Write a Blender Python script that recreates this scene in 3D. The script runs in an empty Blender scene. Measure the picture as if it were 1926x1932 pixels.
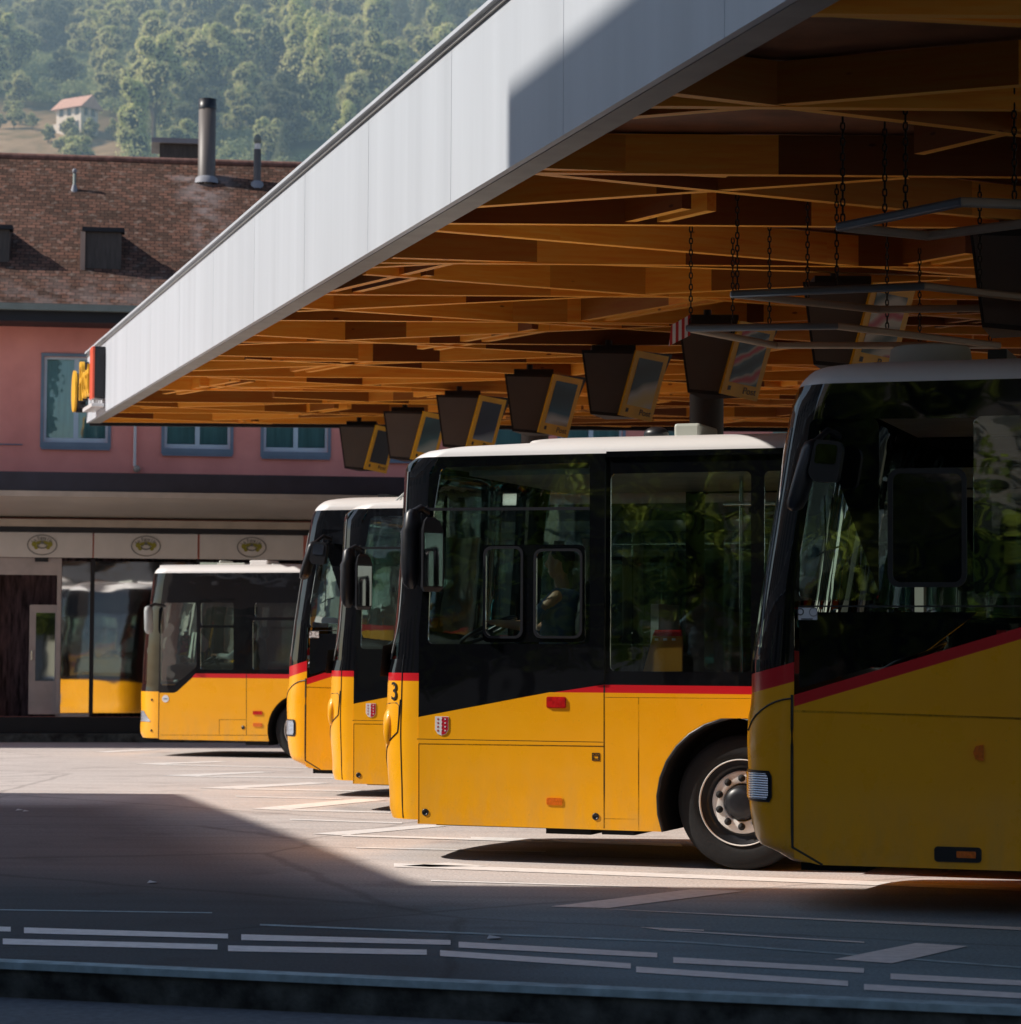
import bpy, bmesh, math, random
from math import sin, cos, tan, radians as rad, pi, sqrt, atan2
from mathutils import Vector as V, Matrix, noise
random.seed(7)
scene = bpy.context.scene
C = scene.collection
# ------------------------------------------------------------------ camera
F = 5000.0; CX, CY = 963.0, 966.0
CAMZ = 1.555
PITCH = math.atan(260 / F); ROLL = 0.006
fw = V((0, cos(PITCH), sin(PITCH))); ru = V((0, -sin(PITCH), cos(PITCH))); rr = V((1, 0, 0))
R_ = rr * cos(ROLL) + ru * sin(ROLL); U_ = ru * cos(ROLL) - rr * sin(ROLL)
cam_d = bpy.data.cameras.new('camera'); cam = bpy.data.objects.new('camera', cam_d); C.objects.link(cam)
m = Matrix((R_, U_, -fw)).transposed().to_4x4(); m.translation = V((0, 0, CAMZ)); cam.matrix_world = m
cam_d.sensor_fit = 'AUTO'; cam_d.sensor_width = 36; cam_d.lens = F / 1932 * 36
cam_d.clip_start = 0.1; cam_d.clip_end = 5000
cam_d.dof.use_dof = True; cam_d.dof.focus_distance = 19.2; cam_d.dof.aperture_fstop = 5.0
scene.camera = cam
CP = V((0, 0, CAMZ))
def ray(px, py): return fw + R_ * ((px - CX) / F) + U_ * ((CY - py) / F)
def atY(px, py, Y): d = ray(px, py); return CP + d * (Y / d.y)
def gz(y):
    if y < 22: return 0.0
    return -0.2 * min(1, (y - 22) / 21)
def ground(px, py):
    d = ray(px, py); z = 0
    for _ in range(12):
        t = (z - CAMZ) / d.z; z = gz((CP + d * t).y)
    return CP + d * t
def hit(px, py, p0, n): d = ray(px, py); t = (p0 - CP).dot(n) / d.dot(n); return CP + d * t
K = 2400 / 1926.0
def crop(ox, oy, s): return lambda x, y: ((ox + x / s) / K, (oy + y / s) / K)
c4 = crop(860, 980, 1.756); c5 = crop(1700, 780, 1.4643); cC = crop(320, 1280, 3.865); cF = crop(640, 1100, 2.543)
c6 = crop(1400, 0, 1.926); c10 = crop(1500, 400, 2.14); cG = crop(1200, 1740, 1.605); cH = crop(0, 1740, 1.4815)
cS = crop(150, 780, 8.05); cB = crop(0, 1220, 2.7514); c1 = crop(0, 0, 2.4075); c2 = crop(0, 700, 2.4075)

# ------------------------------------------------------------------ node materials
def newmat(name):
    m = bpy.data.materials.new(name); m.use_nodes = True
    nt = m.node_tree; nt.nodes.clear(); out = nt.nodes.new('ShaderNodeOutputMaterial')
    return m, nt, out
def N(nt, t, **kw):
    n = nt.nodes.new(t)
    for k, v in kw.items():
        if k in n.inputs: n.inputs[k].default_value = v
        else: setattr(n, k, v)
    return n
def setp(b, **kw):
    for k, v in kw.items():
        k = k.replace('_', ' ')
        if k in b.inputs: b.inputs[k].default_value = v
def coords(nt, scale=(1, 1, 1), kind='Object'):
    tc = N(nt, 'ShaderNodeTexCoord'); mp = N(nt, 'ShaderNodeMapping'); mp.inputs['Scale'].default_value = scale
    nt.links.new(tc.outputs[kind], mp.inputs[0]); return mp.outputs[0]
def ramp(nt, src, stops):
    r = N(nt, 'ShaderNodeValToRGB'); e = r.color_ramp.elements
    while len(e) < len(stops): e.new(0.5)
    for i, (p, c) in enumerate(stops): e[i].position = p; e[i].color = (*c, 1) if len(c) == 3 else c
    nt.links.new(src, r.inputs[0]); return r.outputs[0]
def noise_t(nt, vec, scale, detail=4, rough=.55):
    n = N(nt, 'ShaderNodeTexNoise'); n.inputs['Scale'].default_value = scale; n.inputs['Detail'].default_value = detail
    n.inputs['Roughness'].default_value = rough; nt.links.new(vec, n.inputs['Vector']); return n.outputs['Fac']
def mixc(nt, fac, a, b, mode='MIX'):
    n = N(nt, 'ShaderNodeMixRGB'); n.blend_type = mode
    for i, x in ((0, fac), (1, a), (2, b)):
        if isinstance(x, (int, float)): n.inputs[i].default_value = x
        elif isinstance(x, tuple): n.inputs[i].default_value = (*x, 1)
        else: nt.links.new(x, n.inputs[i])
    return n.outputs[0]
def bump(nt, h, strength=.3, dist=.01):
    b = N(nt, 'ShaderNodeBump'); b.inputs['Strength'].default_value = strength; b.inputs['Distance'].default_value = dist
    nt.links.new(h, b.inputs['Height']); return b.outputs[0]
def pbr(name, col, rough=.5, metal=0, coat=0, var=.12, vs=3.0, stretch=(1, 1, 1), bmp=0, bs=40, spec=.5, emis=None, es=0):
    m, nt, out = newmat(name); b = N(nt, 'ShaderNodeBsdfPrincipled'); nt.links.new(b.outputs[0], out.inputs[0])
    setp(b, Roughness=rough, Metallic=metal, Coat_Weight=coat, Coat_Roughness=.05, Specular_IOR_Level=spec)
    v = coords(nt, stretch)
    f = noise_t(nt, v, vs, 5)
    lo = tuple(c * (1 - var) for c in col); hi = tuple(min(1, c * (1 + var)) for c in col)
    nt.links.new(ramp(nt, f, [(.3, lo), (.7, hi)]), b.inputs['Base Color'])
    if bmp: nt.links.new(bump(nt, noise_t(nt, v, bs, 3), bmp, .01), b.inputs['Normal'])
    if emis: setp(b, Emission_Color=(*emis, 1), Emission_Strength=es)
    return m
M = {}
M['yellow'] = pbr('bus yellow paint', (.97, .515, .005), .3, 0, .35, .05, 1.5, bmp=.02, bs=3)
def mat_bus_yellow():
    m, nt, out = newmat('bus yellow paint'); b = N(nt, 'ShaderNodeBsdfPrincipled'); nt.links.new(b.outputs[0], out.inputs[0]); setp(b, Roughness=.32, Coat_Weight=.3, Coat_Roughness=.08)
    v = coords(nt); sx = N(nt, 'ShaderNodeSeparateXYZ'); nt.links.new(v, sx.inputs[0])
    c = ramp(nt, noise_t(nt, v, 1.3, 5), [(.3, (.95, .41, .004)), (.7, (1.0, .455, .005))])
    mr = N(nt, 'ShaderNodeMapRange'); mr.inputs['From Min'].default_value = .85; mr.inputs['From Max'].default_value = .25; mr.inputs['To Max'].default_value = .55; nt.links.new(sx.outputs[2], mr.inputs[0])
    d = N(nt, 'ShaderNodeMath'); d.operation = 'MULTIPLY'; nt.links.new(mr.outputs[0], d.inputs[0]); nt.links.new(ramp(nt, noise_t(nt, coords(nt, (1, 1, .35)), 7, 6, .65), [(.42, (.1, .1, .1)), (.68, (.9, .9, .9))]), d.inputs[1])
    c = mixc(nt, d.outputs[0], c, (.62, .36, .10))
    sp = ramp(nt, noise_t(nt, v, 55, 2, .5), [(.70, (0, 0, 0)), (.78, (.30, .30, .30))]); c = mixc(nt, sp, c, (.45, .26, .06))
    nt.links.new(c, b.inputs['Base Color']); nt.links.new(ramp(nt, noise_t(nt, v, 4, 5), [(.3, (.22,) * 3), (.7, (.42,) * 3)]), b.inputs['Roughness']); nt.links.new(bump(nt, noise_t(nt, v, 1.7, 2), .05, .02), b.inputs['Normal']); return m
M['yellow'] = mat_bus_yellow()
M['red'] = pbr('red stripe paint', (.62, .012, .02), .3, 0, .4, .05)
M['black'] = pbr('gloss black paint', (.003, .0035, .005), .06, 0, 0, .1, spec=.4, bmp=.04, bs=2.2)
M['satin'] = pbr('satin black plastic', (.012, .013, .017), .38, 0, 0, .2, 20)
M['rubber'] = pbr('tyre rubber', (.006, .006, .007), .8, 0, 0, .3, 9, bmp=.2)
M['white'] = pbr('roof white paint', (.78, .76, .75), .4, 0, .2, .04, 1.2)
M['steel'] = pbr('rim steel', (.80, .78, .75), .45, .0, 0, .12, 14)
M['dark'] = pbr('dark interior', (.02, .021, .024), .6, 0, 0, .3)
M['grey'] = pbr('grey interior plastic', (.34, .36, .36), .5, 0, 0, .2)
M['chrome'] = pbr('chrome trim', (.7, .7, .7), .12, 1, 0, .02)
M['mirror'] = pbr('mirror glass', (.22, .23, .25), .06, 1, 0, .02)
M['amber'] = pbr('amber lens', (.75, .16, .01), .2, 0, .6, .2, 60)
M['redlens'] = pbr('red lens', (.55, .01, .01), .15, 0, .8, .3, 30)
M['lens'] = pbr('headlamp lens', (.62, .66, .72), .12, .3, .8, .2, 40, (1, 1, 9))
def mat_lens():
    m, nt, out = newmat('ribbed headlamp lens'); b = N(nt, 'ShaderNodeBsdfPrincipled'); nt.links.new(b.outputs[0], out.inputs[0]); setp(b, Roughness=.12, Metallic=.5, Coat_Weight=1.0)
    w_ = N(nt, 'ShaderNodeTexWave'); w_.bands_direction = 'Z'; w_.inputs['Scale'].default_value = 22; nt.links.new(coords(nt), w_.inputs['Vector']); nt.links.new(ramp(nt, w_.outputs['Fac'], [(.2, (.16, .22, .30)), (.6, (.80, .86, .95))]), b.inputs['Base Color']); nt.links.new(bump(nt, w_.outputs['Fac'], .5, .01), b.inputs['Normal']); return m
M['lens'] = mat_lens()
M['seat'] = pbr('seat fabric', (.05, .22, .26), .8, 0, 0, .4, 30)
M['seatwood'] = pbr('orange seat back', (.62, .25, .03), .4, 0, .2, .12)
M['cream'] = pbr('cream plastic', (.45, .47, .42), .5, 0, 0, .06)
M['skin'] = pbr('skin', (.58, .30, .19), .5, 0, 0, .12, 8)
M['hair'] = pbr('dark hair', (.012, .009, .007), .6)
M['shirt'] = pbr('pale grey shirt', (.42, .44, .42), .8, 0, 0, .1, 9, bmp=.3, bs=12)
M['shirtblue'] = pbr('light blue shirt', (.16, .23, .36), .8, 0, 0, .1, 9, bmp=.3, bs=12)
M['trouser'] = pbr('dark trousers', (.02, .022, .03), .85)
M['decalwhite'] = pbr('white decal', (.75, .75, .76), .4, var=.02)
M['decaldark'] = pbr('dark decal', (.02, .02, .02), .4, var=.02)
M['decalred'] = pbr('red decal', (.5, .01, .03), .4, var=.02)
def glass_mat(name, tint, rough=.02, wav=.10, ws=2.0, refl=1.0, fmin=.04):
    m, nt, out = newmat(name)
    tr = N(nt, 'ShaderNodeBsdfTransparent'); tr.inputs[0].default_value = (*tint, 1)
    gl = N(nt, 'ShaderNodeBsdfGlossy'); gl.inputs['Roughness'].default_value = rough; gl.inputs[0].default_value = (refl, refl, refl, 1)
    v = coords(nt, (1, 1, 1.6))
    bn = bump(nt, noise_t(nt, v, ws, 2, .5), wav, .05); nt.links.new(bn, gl.inputs['Normal'])
    fr = N(nt, 'ShaderNodeFresnel'); fr.inputs[0].default_value = 1.5
    mr = N(nt, 'ShaderNodeMapRange'); mr.inputs['To Min'].default_value = fmin; nt.links.new(fr.outputs[0], mr.inputs[0])
    mx = N(nt, 'ShaderNodeMixShader'); nt.links.new(mr.outputs[0], mx.inputs[0]); nt.links.new(tr.outputs[0], mx.inputs[1]); nt.links.new(gl.outputs[0], mx.inputs[2])
    nt.links.new(mx.outputs[0], out.inputs[0]); return m
def gloss_black(name, base, fmin, wav=.10, ws=1.2):
    m, nt, out = newmat(name); df = N(nt, 'ShaderNodeBsdfDiffuse'); df.inputs[0].default_value = (*base, 1)
    gl = N(nt, 'ShaderNodeBsdfGlossy'); gl.inputs['Roughness'].default_value = .03; gl.inputs[0].default_value = (1, 1, 1, 1)
    bn = bump(nt, noise_t(nt, coords(nt, (1, 1, 1.6)), ws, 2, .5), wav, .05); nt.links.new(bn, gl.inputs['Normal'])
    fr = N(nt, 'ShaderNodeFresnel'); fr.inputs[0].default_value = 1.38; mr = N(nt, 'ShaderNodeMapRange'); mr.inputs['To Min'].default_value = fmin; nt.links.new(fr.outputs[0], mr.inputs[0])
    mx = N(nt, 'ShaderNodeMixShader'); nt.links.new(mr.outputs[0], mx.inputs[0]); nt.links.new(df.outputs[0], mx.inputs[1]); nt.links.new(gl.outputs[0], mx.inputs[2]); nt.links.new(mx.outputs[0], out.inputs[0]); return m
M['black'] = gloss_black('gloss black panel', (.004, .0045, .006), .05)
M['glass'] = glass_mat('bus glass', (.82, .90, .87), fmin=.11, wav=.10, ws=1.2)
M['windscreen'] = glass_mat('windscreen glass', (.80, .92, .88), fmin=.08)
M['shopglass'] = glass_mat('shop glass', (.35, .38, .38), rough=.035, fmin=.50, wav=.10, ws=.8)
M['roomglass'] = glass_mat('window glass', (.8, .92, .92), fmin=.06, wav=.04)

# ------------------------------------------------------------------ mesh helpers
class MB:
    def __init__(s): s.v = []; s.f = []; s.sm = []
    def add(s, vs, fs, smooth=False):
        o = len(s.v); s.v += [tuple(p) for p in vs]; s.f += [tuple(o + i for i in f) for f in fs]; s.sm += [smooth] * len(fs); return s
    def box(s, a, b, rot=0, piv=None):
        (x0, y0, z0), (x1, y1, z1) = a, b
        vs = [V((x, y, z)) for z in (z0, z1) for y in (y0, y1) for x in (x0, x1)]
        if rot:
            piv = V(piv or ((x0 + x1) / 2, (y0 + y1) / 2, 0)); Rm = Matrix.Rotation(rot, 3, 'Z'); vs = [Rm @ (p - piv) + piv for p in vs]
        return s.add(vs, [(0, 2, 3, 1), (4, 5, 7, 6), (0, 1, 5, 4), (2, 6, 7, 3), (0, 4, 6, 2), (1, 3, 7, 5)])
    def beam(s, a, b, w, h, up=V((0, 0, 1))):          # box from a to b, w across, h along up, a/b on the bottom centre line
        a = V(a); b = V(b); d = (b - a).normalized(); sd = d.cross(up).normalized() * w / 2; u = up * h
        vs = [a - sd, a + sd, a + sd + u, a - sd + u, b - sd, b + sd, b + sd + u, b - sd + u]
        return s.add(vs, [(0, 1, 2, 3), (4, 7, 6, 5), (0, 4, 5, 1), (3, 2, 6, 7), (0, 3, 7, 4), (1, 5, 6, 2)])
    def tube(s, pts, r, n=8, cap=True):
        pts = [V(p) for p in pts]; rs = r if isinstance(r, (list, tuple)) else [r] * len(pts); vs = []; fs = []
        ref = None
        for i, p in enumerate(pts):
            d = (pts[min(i + 1, len(pts) - 1)] - pts[max(i - 1, 0)]).normalized()
            if ref is None: ref = V((0, 0, 1)) if abs(d.z) < .9 else V((1, 0, 0))
            x = d.cross(ref).normalized(); y = d.cross(x).normalized(); ref = -y if False else ref
            for k in range(n): a = 2 * pi * k / n; vs.append(p + (x * cos(a) + y * sin(a)) * rs[i])
        for i in range(len(pts) - 1):
            for k in range(n): fs.append((i * n + k, i * n + (k + 1) % n, (i + 1) * n + (k + 1) % n, (i + 1) * n + k))
        s.add(vs, fs, True)
        if cap: s.add(vs[:n], [tuple(range(n))[::-1]]); s.add(vs[-n:], [tuple(range(n))])
        return s
    def ball(s, c, r, n=12, m_=8):
        c = V(c); r = V(r) if isinstance(r, (tuple, list, V)) else V((r, r, r)); vs = []; fs = []
        for i in range(m_ + 1):
            t = pi * i / m_
            for k in range(n): a = 2 * pi * k / n; vs.append(c + V((r.x * sin(t) * cos(a), r.y * sin(t) * sin(a), r.z * cos(t))))
        for i in range(m_):
            for k in range(n): fs.append((i * n + k, (i + 1) * n + k, (i + 1) * n + (k + 1) % n, i * n + (k + 1) % n))
        return s.add(vs, fs, True)
    def lathe(s, c, prof, axis='Y', n=40):              # prof: (radius, along)
        vs = []; fs = []
        for r, h in prof:
            for k in range(n):
                a = 2 * pi * k / n
                p = (r * cos(a), h, r * sin(a)) if axis == 'Y' else (r * cos(a), r * sin(a), h)
                vs.append(V(c) + V(p))
        for i in range(len(prof) - 1):
            for k in range(n): fs.append((i * n + k, i * n + (k + 1) % n, (i + 1) * n + (k + 1) % n, (i + 1) * n + k))
        return s.add(vs, fs, True)
    def grid(s, rows, smooth=True):
        n = len(rows[0]); vs = [p for r in rows for p in r]
        fs = [(i * n + j, i * n + j + 1, (i + 1) * n + j + 1, (i + 1) * n + j) for i in range(len(rows) - 1) for j in range(n - 1)]
        return s.add(vs, fs, smooth)
    def plate(s, polys, T, th=.006, bev=0.0):            # polys in 2D (first outer, rest holes); T maps (x,y,z) local to parent
        cu = bpy.data.curves.new('c', 'CURVE'); cu.dimensions = '2D'; cu.fill_mode = 'BOTH'; cu.extrude = th / 2; cu.bevel_depth = bev; cu.bevel_resolution = 1
        for poly in polys:
            sp = cu.splines.new('POLY'); sp.points.add(len(poly) - 1); sp.use_cyclic_u = True
            for i, (x, y) in enumerate(poly): sp.points[i].co = (x, y, 0, 1)
        ob = bpy.data.objects.new('c', cu); me = bpy.data.meshes.new_from_object(ob)
        s.add([T(*v.co) for v in me.vertices], [tuple(p.vertices) for p in me.polygons])
        bpy.data.objects.remove(ob); bpy.data.meshes.remove(me); bpy.data.curves.remove(cu); return s
    def text(s, body, size, T, th=.004, align='CENTER'):
        cu = bpy.data.curves.new('t', 'FONT'); cu.body = body; cu.size = size; cu.align_x = align; cu.align_y = 'CENTER'; cu.extrude = th / 2
        ob = bpy.data.objects.new('t', cu); C.objects.link(ob); bpy.context.view_layer.update()
        me = bpy.data.meshes.new_from_object(ob)
        s.add([T(*v.co) for v in me.vertices], [tuple(p.vertices) for p in me.polygons])
        bpy.data.objects.remove(ob); bpy.data.meshes.remove(me); bpy.data.curves.remove(cu); return s
    def build(s, name, mat, parent=None, loc=None, recalc=True):
        me = bpy.data.meshes.new(name); off = V((0, 0, 0))
        if loc is not None: off = V(loc)
        me.from_pydata([tuple(V(p) - off) for p in s.v], [], s.f)
        me.polygons.foreach_set('use_smooth', s.sm)
        if recalc:
            bm = bmesh.new(); bm.from_mesh(me); bmesh.ops.recalc_face_normals(bm, faces=bm.faces); bm.to_mesh(me); bm.free()
        me.materials.append(M[mat] if isinstance(mat, str) else mat)
        o = bpy.data.objects.new(name, me); C.objects.link(o)
        if parent is not None: o.parent = parent
        elif loc is not None: o.location = off
        return o
def tag(o, label=None, cat=None, group=None, kind=None):
    if label: o['label'] = label
    if cat: o['category'] = cat
    if group: o['group'] = group
    if kind: o['kind'] = kind
    return o
def thing(name, label, cat, loc=(0, 0, 0), rz=0, group=None):
    o = bpy.data.objects.new(name, None); o.empty_display_size = .2; C.objects.link(o); o.location = loc; o.rotation_euler = (0, 0, rz)
    return tag(o, label, cat, group)
def rrect(x0, y0, x1, y1, r, n=5):
    x0, x1 = min(x0, x1), max(x0, x1); y0, y1 = min(y0, y1), max(y0, y1); p = []
    for cx, cy, a0 in ((x1 - r, y1 - r, 0), (x0 + r, y1 - r, 90), (x0 + r, y0 + r, 180), (x1 - r, y0 + r, 270)):
        for k in range(n + 1): a = rad(a0 + 90 * k / n); p.append((cx + r * cos(a), cy + r * sin(a)))
    return p
def rpoly(pts, r, n=4):
    out = []; m_ = len(pts)
    for i in range(m_):
        a, b, c = V(pts[i - 1]), V(pts[i]), V(pts[(i + 1) % m_])
        rr_ = r[i] if isinstance(r, list) else r
        if rr_ <= 0: out.append(tuple(b)); continue
        d1 = (a - b); d2 = (c - b); k = min(rr_, d1.length * .45, d2.length * .45); p = b + d1.normalized() * k; q = b + d2.normalized() * k
        for j in range(n + 1): t = j / n; out.append(tuple(p * (1 - t) ** 2 + b * 2 * t * (1 - t) + q * t * t))
    return out
def lerp_tab(tab, x):
    if x <= tab[0][0]: return tab[0][1]
    for (a, va), (b, vb) in zip(tab, tab[1:]):
        if x <= b: return va + (vb - va) * (x - a) / (b - a) if b > a else vb
    return tab[-1][1]

# ------------------------------------------------------------------ bus class
class Bus:
    """frame: x along the side to the rear, y across to the far side, z up; origin on the ground under the front seam of the near side"""
    def __init__(s, th, seam_px, Z, W=2.5):
        s.th = th; s.ex = V((cos(th), -sin(th), 0)); s.ey = V((sin(th), cos(th), 0))
        p = atY(seam_px[0], seam_px[1], Z); s.O = V((p.x, p.y, gz(p.y))); s.W = W
    def L(s, px, py): p = hit(px, py, s.O, s.ey) - s.O; return (p.dot(s.ex), p.z)
    def profile(s, sil, tilt=.41, wmin=.2):
        tab = sorted(((z, x) for x, z in (s.L(*p) for p in sil)), key=lambda t: t[0])
        s.tab = tab; s.tilt = tilt; s.wmin = wmin
    def s0(s, z): return max(0.0, lerp_tab(s.tab, z) + s.wmin)
    def outline(s, z, inset=0.0, n=10, b=.37, x_rear=None, bow=.10):
        xs = lerp_tab(s.tab, z); s0 = s.s0(z); w = max(.02, s0 - xs + s.tilt * inset); k = s.tilt * b
        a = sqrt((w + k) ** 2 - k ** 2); P = []
        yw = s.W - inset
        for i in range(n + 1):
            t = pi / 2 * i / n; P.append((s0 - a * sin(t), inset + b * (1 - cos(t))))
        for i in range(1, 12):
            y = inset + b + (yw - b - inset - b) * i / 12; u = (y - inset - b) / (yw - inset - 2 * b); P.append((s0 - a - bow * 4 * u * (1 - u), y))
        for i in range(n, -1, -1):
            t = pi / 2 * i / n; P.append((s0 - a * sin(t), yw - b * (1 - cos(t))))
        return P
    NP = 33
    def cap(s, name, mat, zlo, zhi, root, i0=0, i1=33, rows=14, off=0):   # wrapped front band between zlo(i), zhi(i)
        f = lambda g: g if callable(g) else (lambda i: g)
        zlo, zhi = f(zlo), f(zhi); R = []
        for r in range(rows + 1):
            row = []
            for i in range(i0, i1):
                z = zlo(i) + (zhi(i) - zlo(i)) * r / rows; x, y = s.outline(z)[i]; row.append(V((x - off, y, z)))
            R.append(row)
        return MB().grid(R).build(name, mat, root)
    def strip(s, name, mat, pts, w, root, off=.004):      # thin dark line wrapped on the cap: pts = (i, z)
        mb = MB(); P = []
        for i, z in pts:
            o = s.outline(z); k = int(i); f = i - k; a, b = V(o[k]), V(o[min(k + 1, len(o) - 1)]); q = a + (b - a) * f
            n = V((-(b - a).y, (b - a).x)).normalized(); n = -n if n.x > 0 else n
            q = q + n * off; P.append(V((q.x, q.y, z)))
        mb.tube(P, w / 2, 6); return mb.build(name, mat, root)
    def T(s, y):                                          # plate on the near side, outer face at y
        return lambda x, v, t: V((x, y - t, v))
    def both(s, name, mat, polys, th, y, root, far=True):
        mb = MB().plate(polys, s.T(y), th)
        if far: mb.plate(polys, lambda x, v, t: V((x, s.W - y + t, v)), th)
        return mb.build(name, mat, root)
    def seam_edge(s, z0, z1, n=12):                       # side sheet front edge from z0 to z1
        return [(s.s0(z0 + (z1 - z0) * i / n), z0 + (z1 - z0) * i / n) for i in range(n + 1)]
    def roof(s, zb, ztop, Lr, root, ins=.55, front=None):
        rows = []; n = 9
        for r in range(n + 1):
            a = pi / 2 * r / n; z = zb + (ztop - zb) * sin(a); i_ = ins * (1 - cos(a)) ** 1.3
            o = s.outline(z, i_)
            row = [V((Lr - i_ * .5, i_, z))] + [V((x, y, z)) for x, y in o] + [V((Lr - i_ * .5, s.W - i_, z))]
            row.append(row[0].copy()); rows.append(row)
        mb = MB().grid(rows); mb.add(rows[-1][:-1], [tuple(range(len(rows[-1]) - 1))])
        return mb.build('roof', 'white', root)
def wheel(root, x, r=.48, y=-.0, far_y=None, name='wheel', nuts_on=False):
    for yy, sg in ((y, 1), (far_y, -1)):
        if yy is None: continue
        tp = [(.20, .26), (.30, .29), (.44, .29), (.475, .26), (r, .2), (r, .09), (.472, .035), (.44, .012), (.36, .0), (.31, .012), (.30, .03)]
        w = MB(); w.lathe((x, yy, r), [(a, b * sg) for a, b in tp], 'Y', 56)
        w.add([], []); wo = w.build(name, 'rubber', root)
        for q in range(0): pass
        ring = MB().lathe((x, yy, r), [(.309, .004 * sg), (.306, -.004 * sg), (.302, -.002), (.300, .02 * sg)], 'Y', 56).build('rim_ring', 'steel', wo)
        dish = MB().lathe((x, yy, r), [(.295, .02 * sg), (.27, .05 * sg), (.235, .09 * sg), (.222, .055 * sg)], 'Y', 56).build('rim_dish', 'satin', wo)
        disc = MB().lathe((x, yy, r), [(.224, .056 * sg), (.220, .04 * sg), (.205, .035 * sg), (.14, .03 * sg), (.135, .034 * sg), (.13, .1 * sg)], 'Y', 56).build('rim', 'steel', wo)
        hub = MB().lathe((x, yy, r), [(.128, .06 * sg), (.12, .0), (.10, -.03 * sg), (.06, -.04 * sg), (.0, -.04 * sg)], 'Y', 40).build('hub', 'satin', wo)
        for k in range(10 if nuts_on and sg == 1 else 0):
            a = 2 * pi * (k + .5) / 10; cx, cz = x + .172 * cos(a), r + .172 * sin(a)
            MB().lathe((cx, yy, cz), [(.026, .031 * sg), (.026, .022 * sg), (.017, .022 * sg), (.015, .0), (.0, -.003 * sg)], 'Y', 12).build('wheel_nut', 'rubber', wo)
def arch_pts(cx, cz, r, z0, n=18, left=True):
    a0 = math.asin((z0 - cz) / r); P = []
    for i in range(n + 1):
        a = (pi - a0) + (a0 - (pi - a0)) * i / n; P.append((cx + r * cos(a), cz + r * sin(a)))
    return P          # left foot to right foot over the top
def star(x, z, r):
    return [(x + (r if k % 2 == 0 else r * .42) * sin(pi * k / 5), z + (r if k % 2 == 0 else r * .42) * cos(pi * k / 5)) for k in range(10)]
def shield(b, root, cx, cz, w=.105, h=.14):
    pts = lambda s: [(cx - w / 2 * s, cz + h / 2 * s), (cx + w / 2 * s, cz + h / 2 * s), (cx + w / 2 * s, cz - h * .2 * s), (cx + w * .3 * s, cz - h * .42 * s), (cx, cz - h / 2 * s), (cx - w * .3 * s, cz - h * .42 * s), (cx - w / 2 * s, cz - h * .2 * s)]
    e = MB().plate([pts(1.0)], b.T(-.009), .004).build('coat_of_arms', 'decalwhite', root)
    P = pts(.94); right = [(cx, cz + h / 2 * .94), P[1], P[2], P[3], P[4]]
    MB().plate([right], b.T(-.012), .003).build('red_field', 'decalred', e)
    w_, r_ = MB(), MB()
    for k in range(4):
        z = cz + h * (.36 - .2 * k)
        w_.plate([star(cx + w * .28, z, w * .085)], b.T(-.0145), .003)
        r_.plate([star(cx - w * .28, z, w * .085)], b.T(-.012), .003)
        w_.plate([star(cx + w * .0 + .002, z + h * .04, w * .06)], b.T(-.0145), .003)
    w_.build('white_stars', 'decalwhite', e); r_.build('red_stars', 'decalred', e)
def line(mb, b, p, q, w=.008, y=-.004):
    p, q = V(p), V(q); d = (q - p).normalized(); n = V((-d.y, d.x)) * w / 2
    mb.plate([[tuple(p - n), tuple(q - n), tuple(q + n), tuple(p + n)]], b.T(y), .004)
def seats(root, xs, W, zf=.9, mat='seat', h=1.0):
    for x in xs:
        for y in (.35, .8, W - .8, W - .35):
            s = MB(); s.box((x, y - .2, zf + .35), (x + .42, y + .2, zf + .45)); s.build('seat', mat, root)
            k = MB(); P = []
            for i in range(5):
                t = i / 4; P.append([V((x + .40 + .10 * t, y - .2 + .0 * t, zf + .42 + (h - .35) * t)), V((x + .40 + .10 * t, y + .2, zf + .42 + (h - .35) * t))])
            k.grid(P); k.grid([[q + V((.06, 0, 0)) for q in r] for r in P]); k.box((x + .42, y - .2, zf + .98), (x + .56, y + .2, zf + 1.04))
            k.build('seat_back', mat, root)
            k = MB().tube([(x + .3, y, zf), (x + .3, y, zf + .35)], .03).build('seat_leg', 'dark', root)
def interior(b, root, Lr, zf=.55, zw=1.2, ztop=2.8):
    MB().box((.15, .62, zf - .05), (Lr - .1, b.W - .62, zf)).build('floor', 'dark', root)
    MB().box((.35, .1, ztop - .04), (Lr - .1, b.W - .1, ztop)).build('ceiling_panel', 'grey', root)
    for y in (.5, b.W - .5):
        MB().tube([(2.2, y, ztop - .25), (Lr - .4, y, ztop - .25)], .017).build('grab_rail', 'chrome', root)
    for x in (2.3, 3.9, 5.4, 6.9):
        for y in (.62, b.W - .62): MB().tube([(x, y, zf), (x, y, ztop)], .017).build('grab_pole', 'amber' if False else 'chrome', root)
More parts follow.
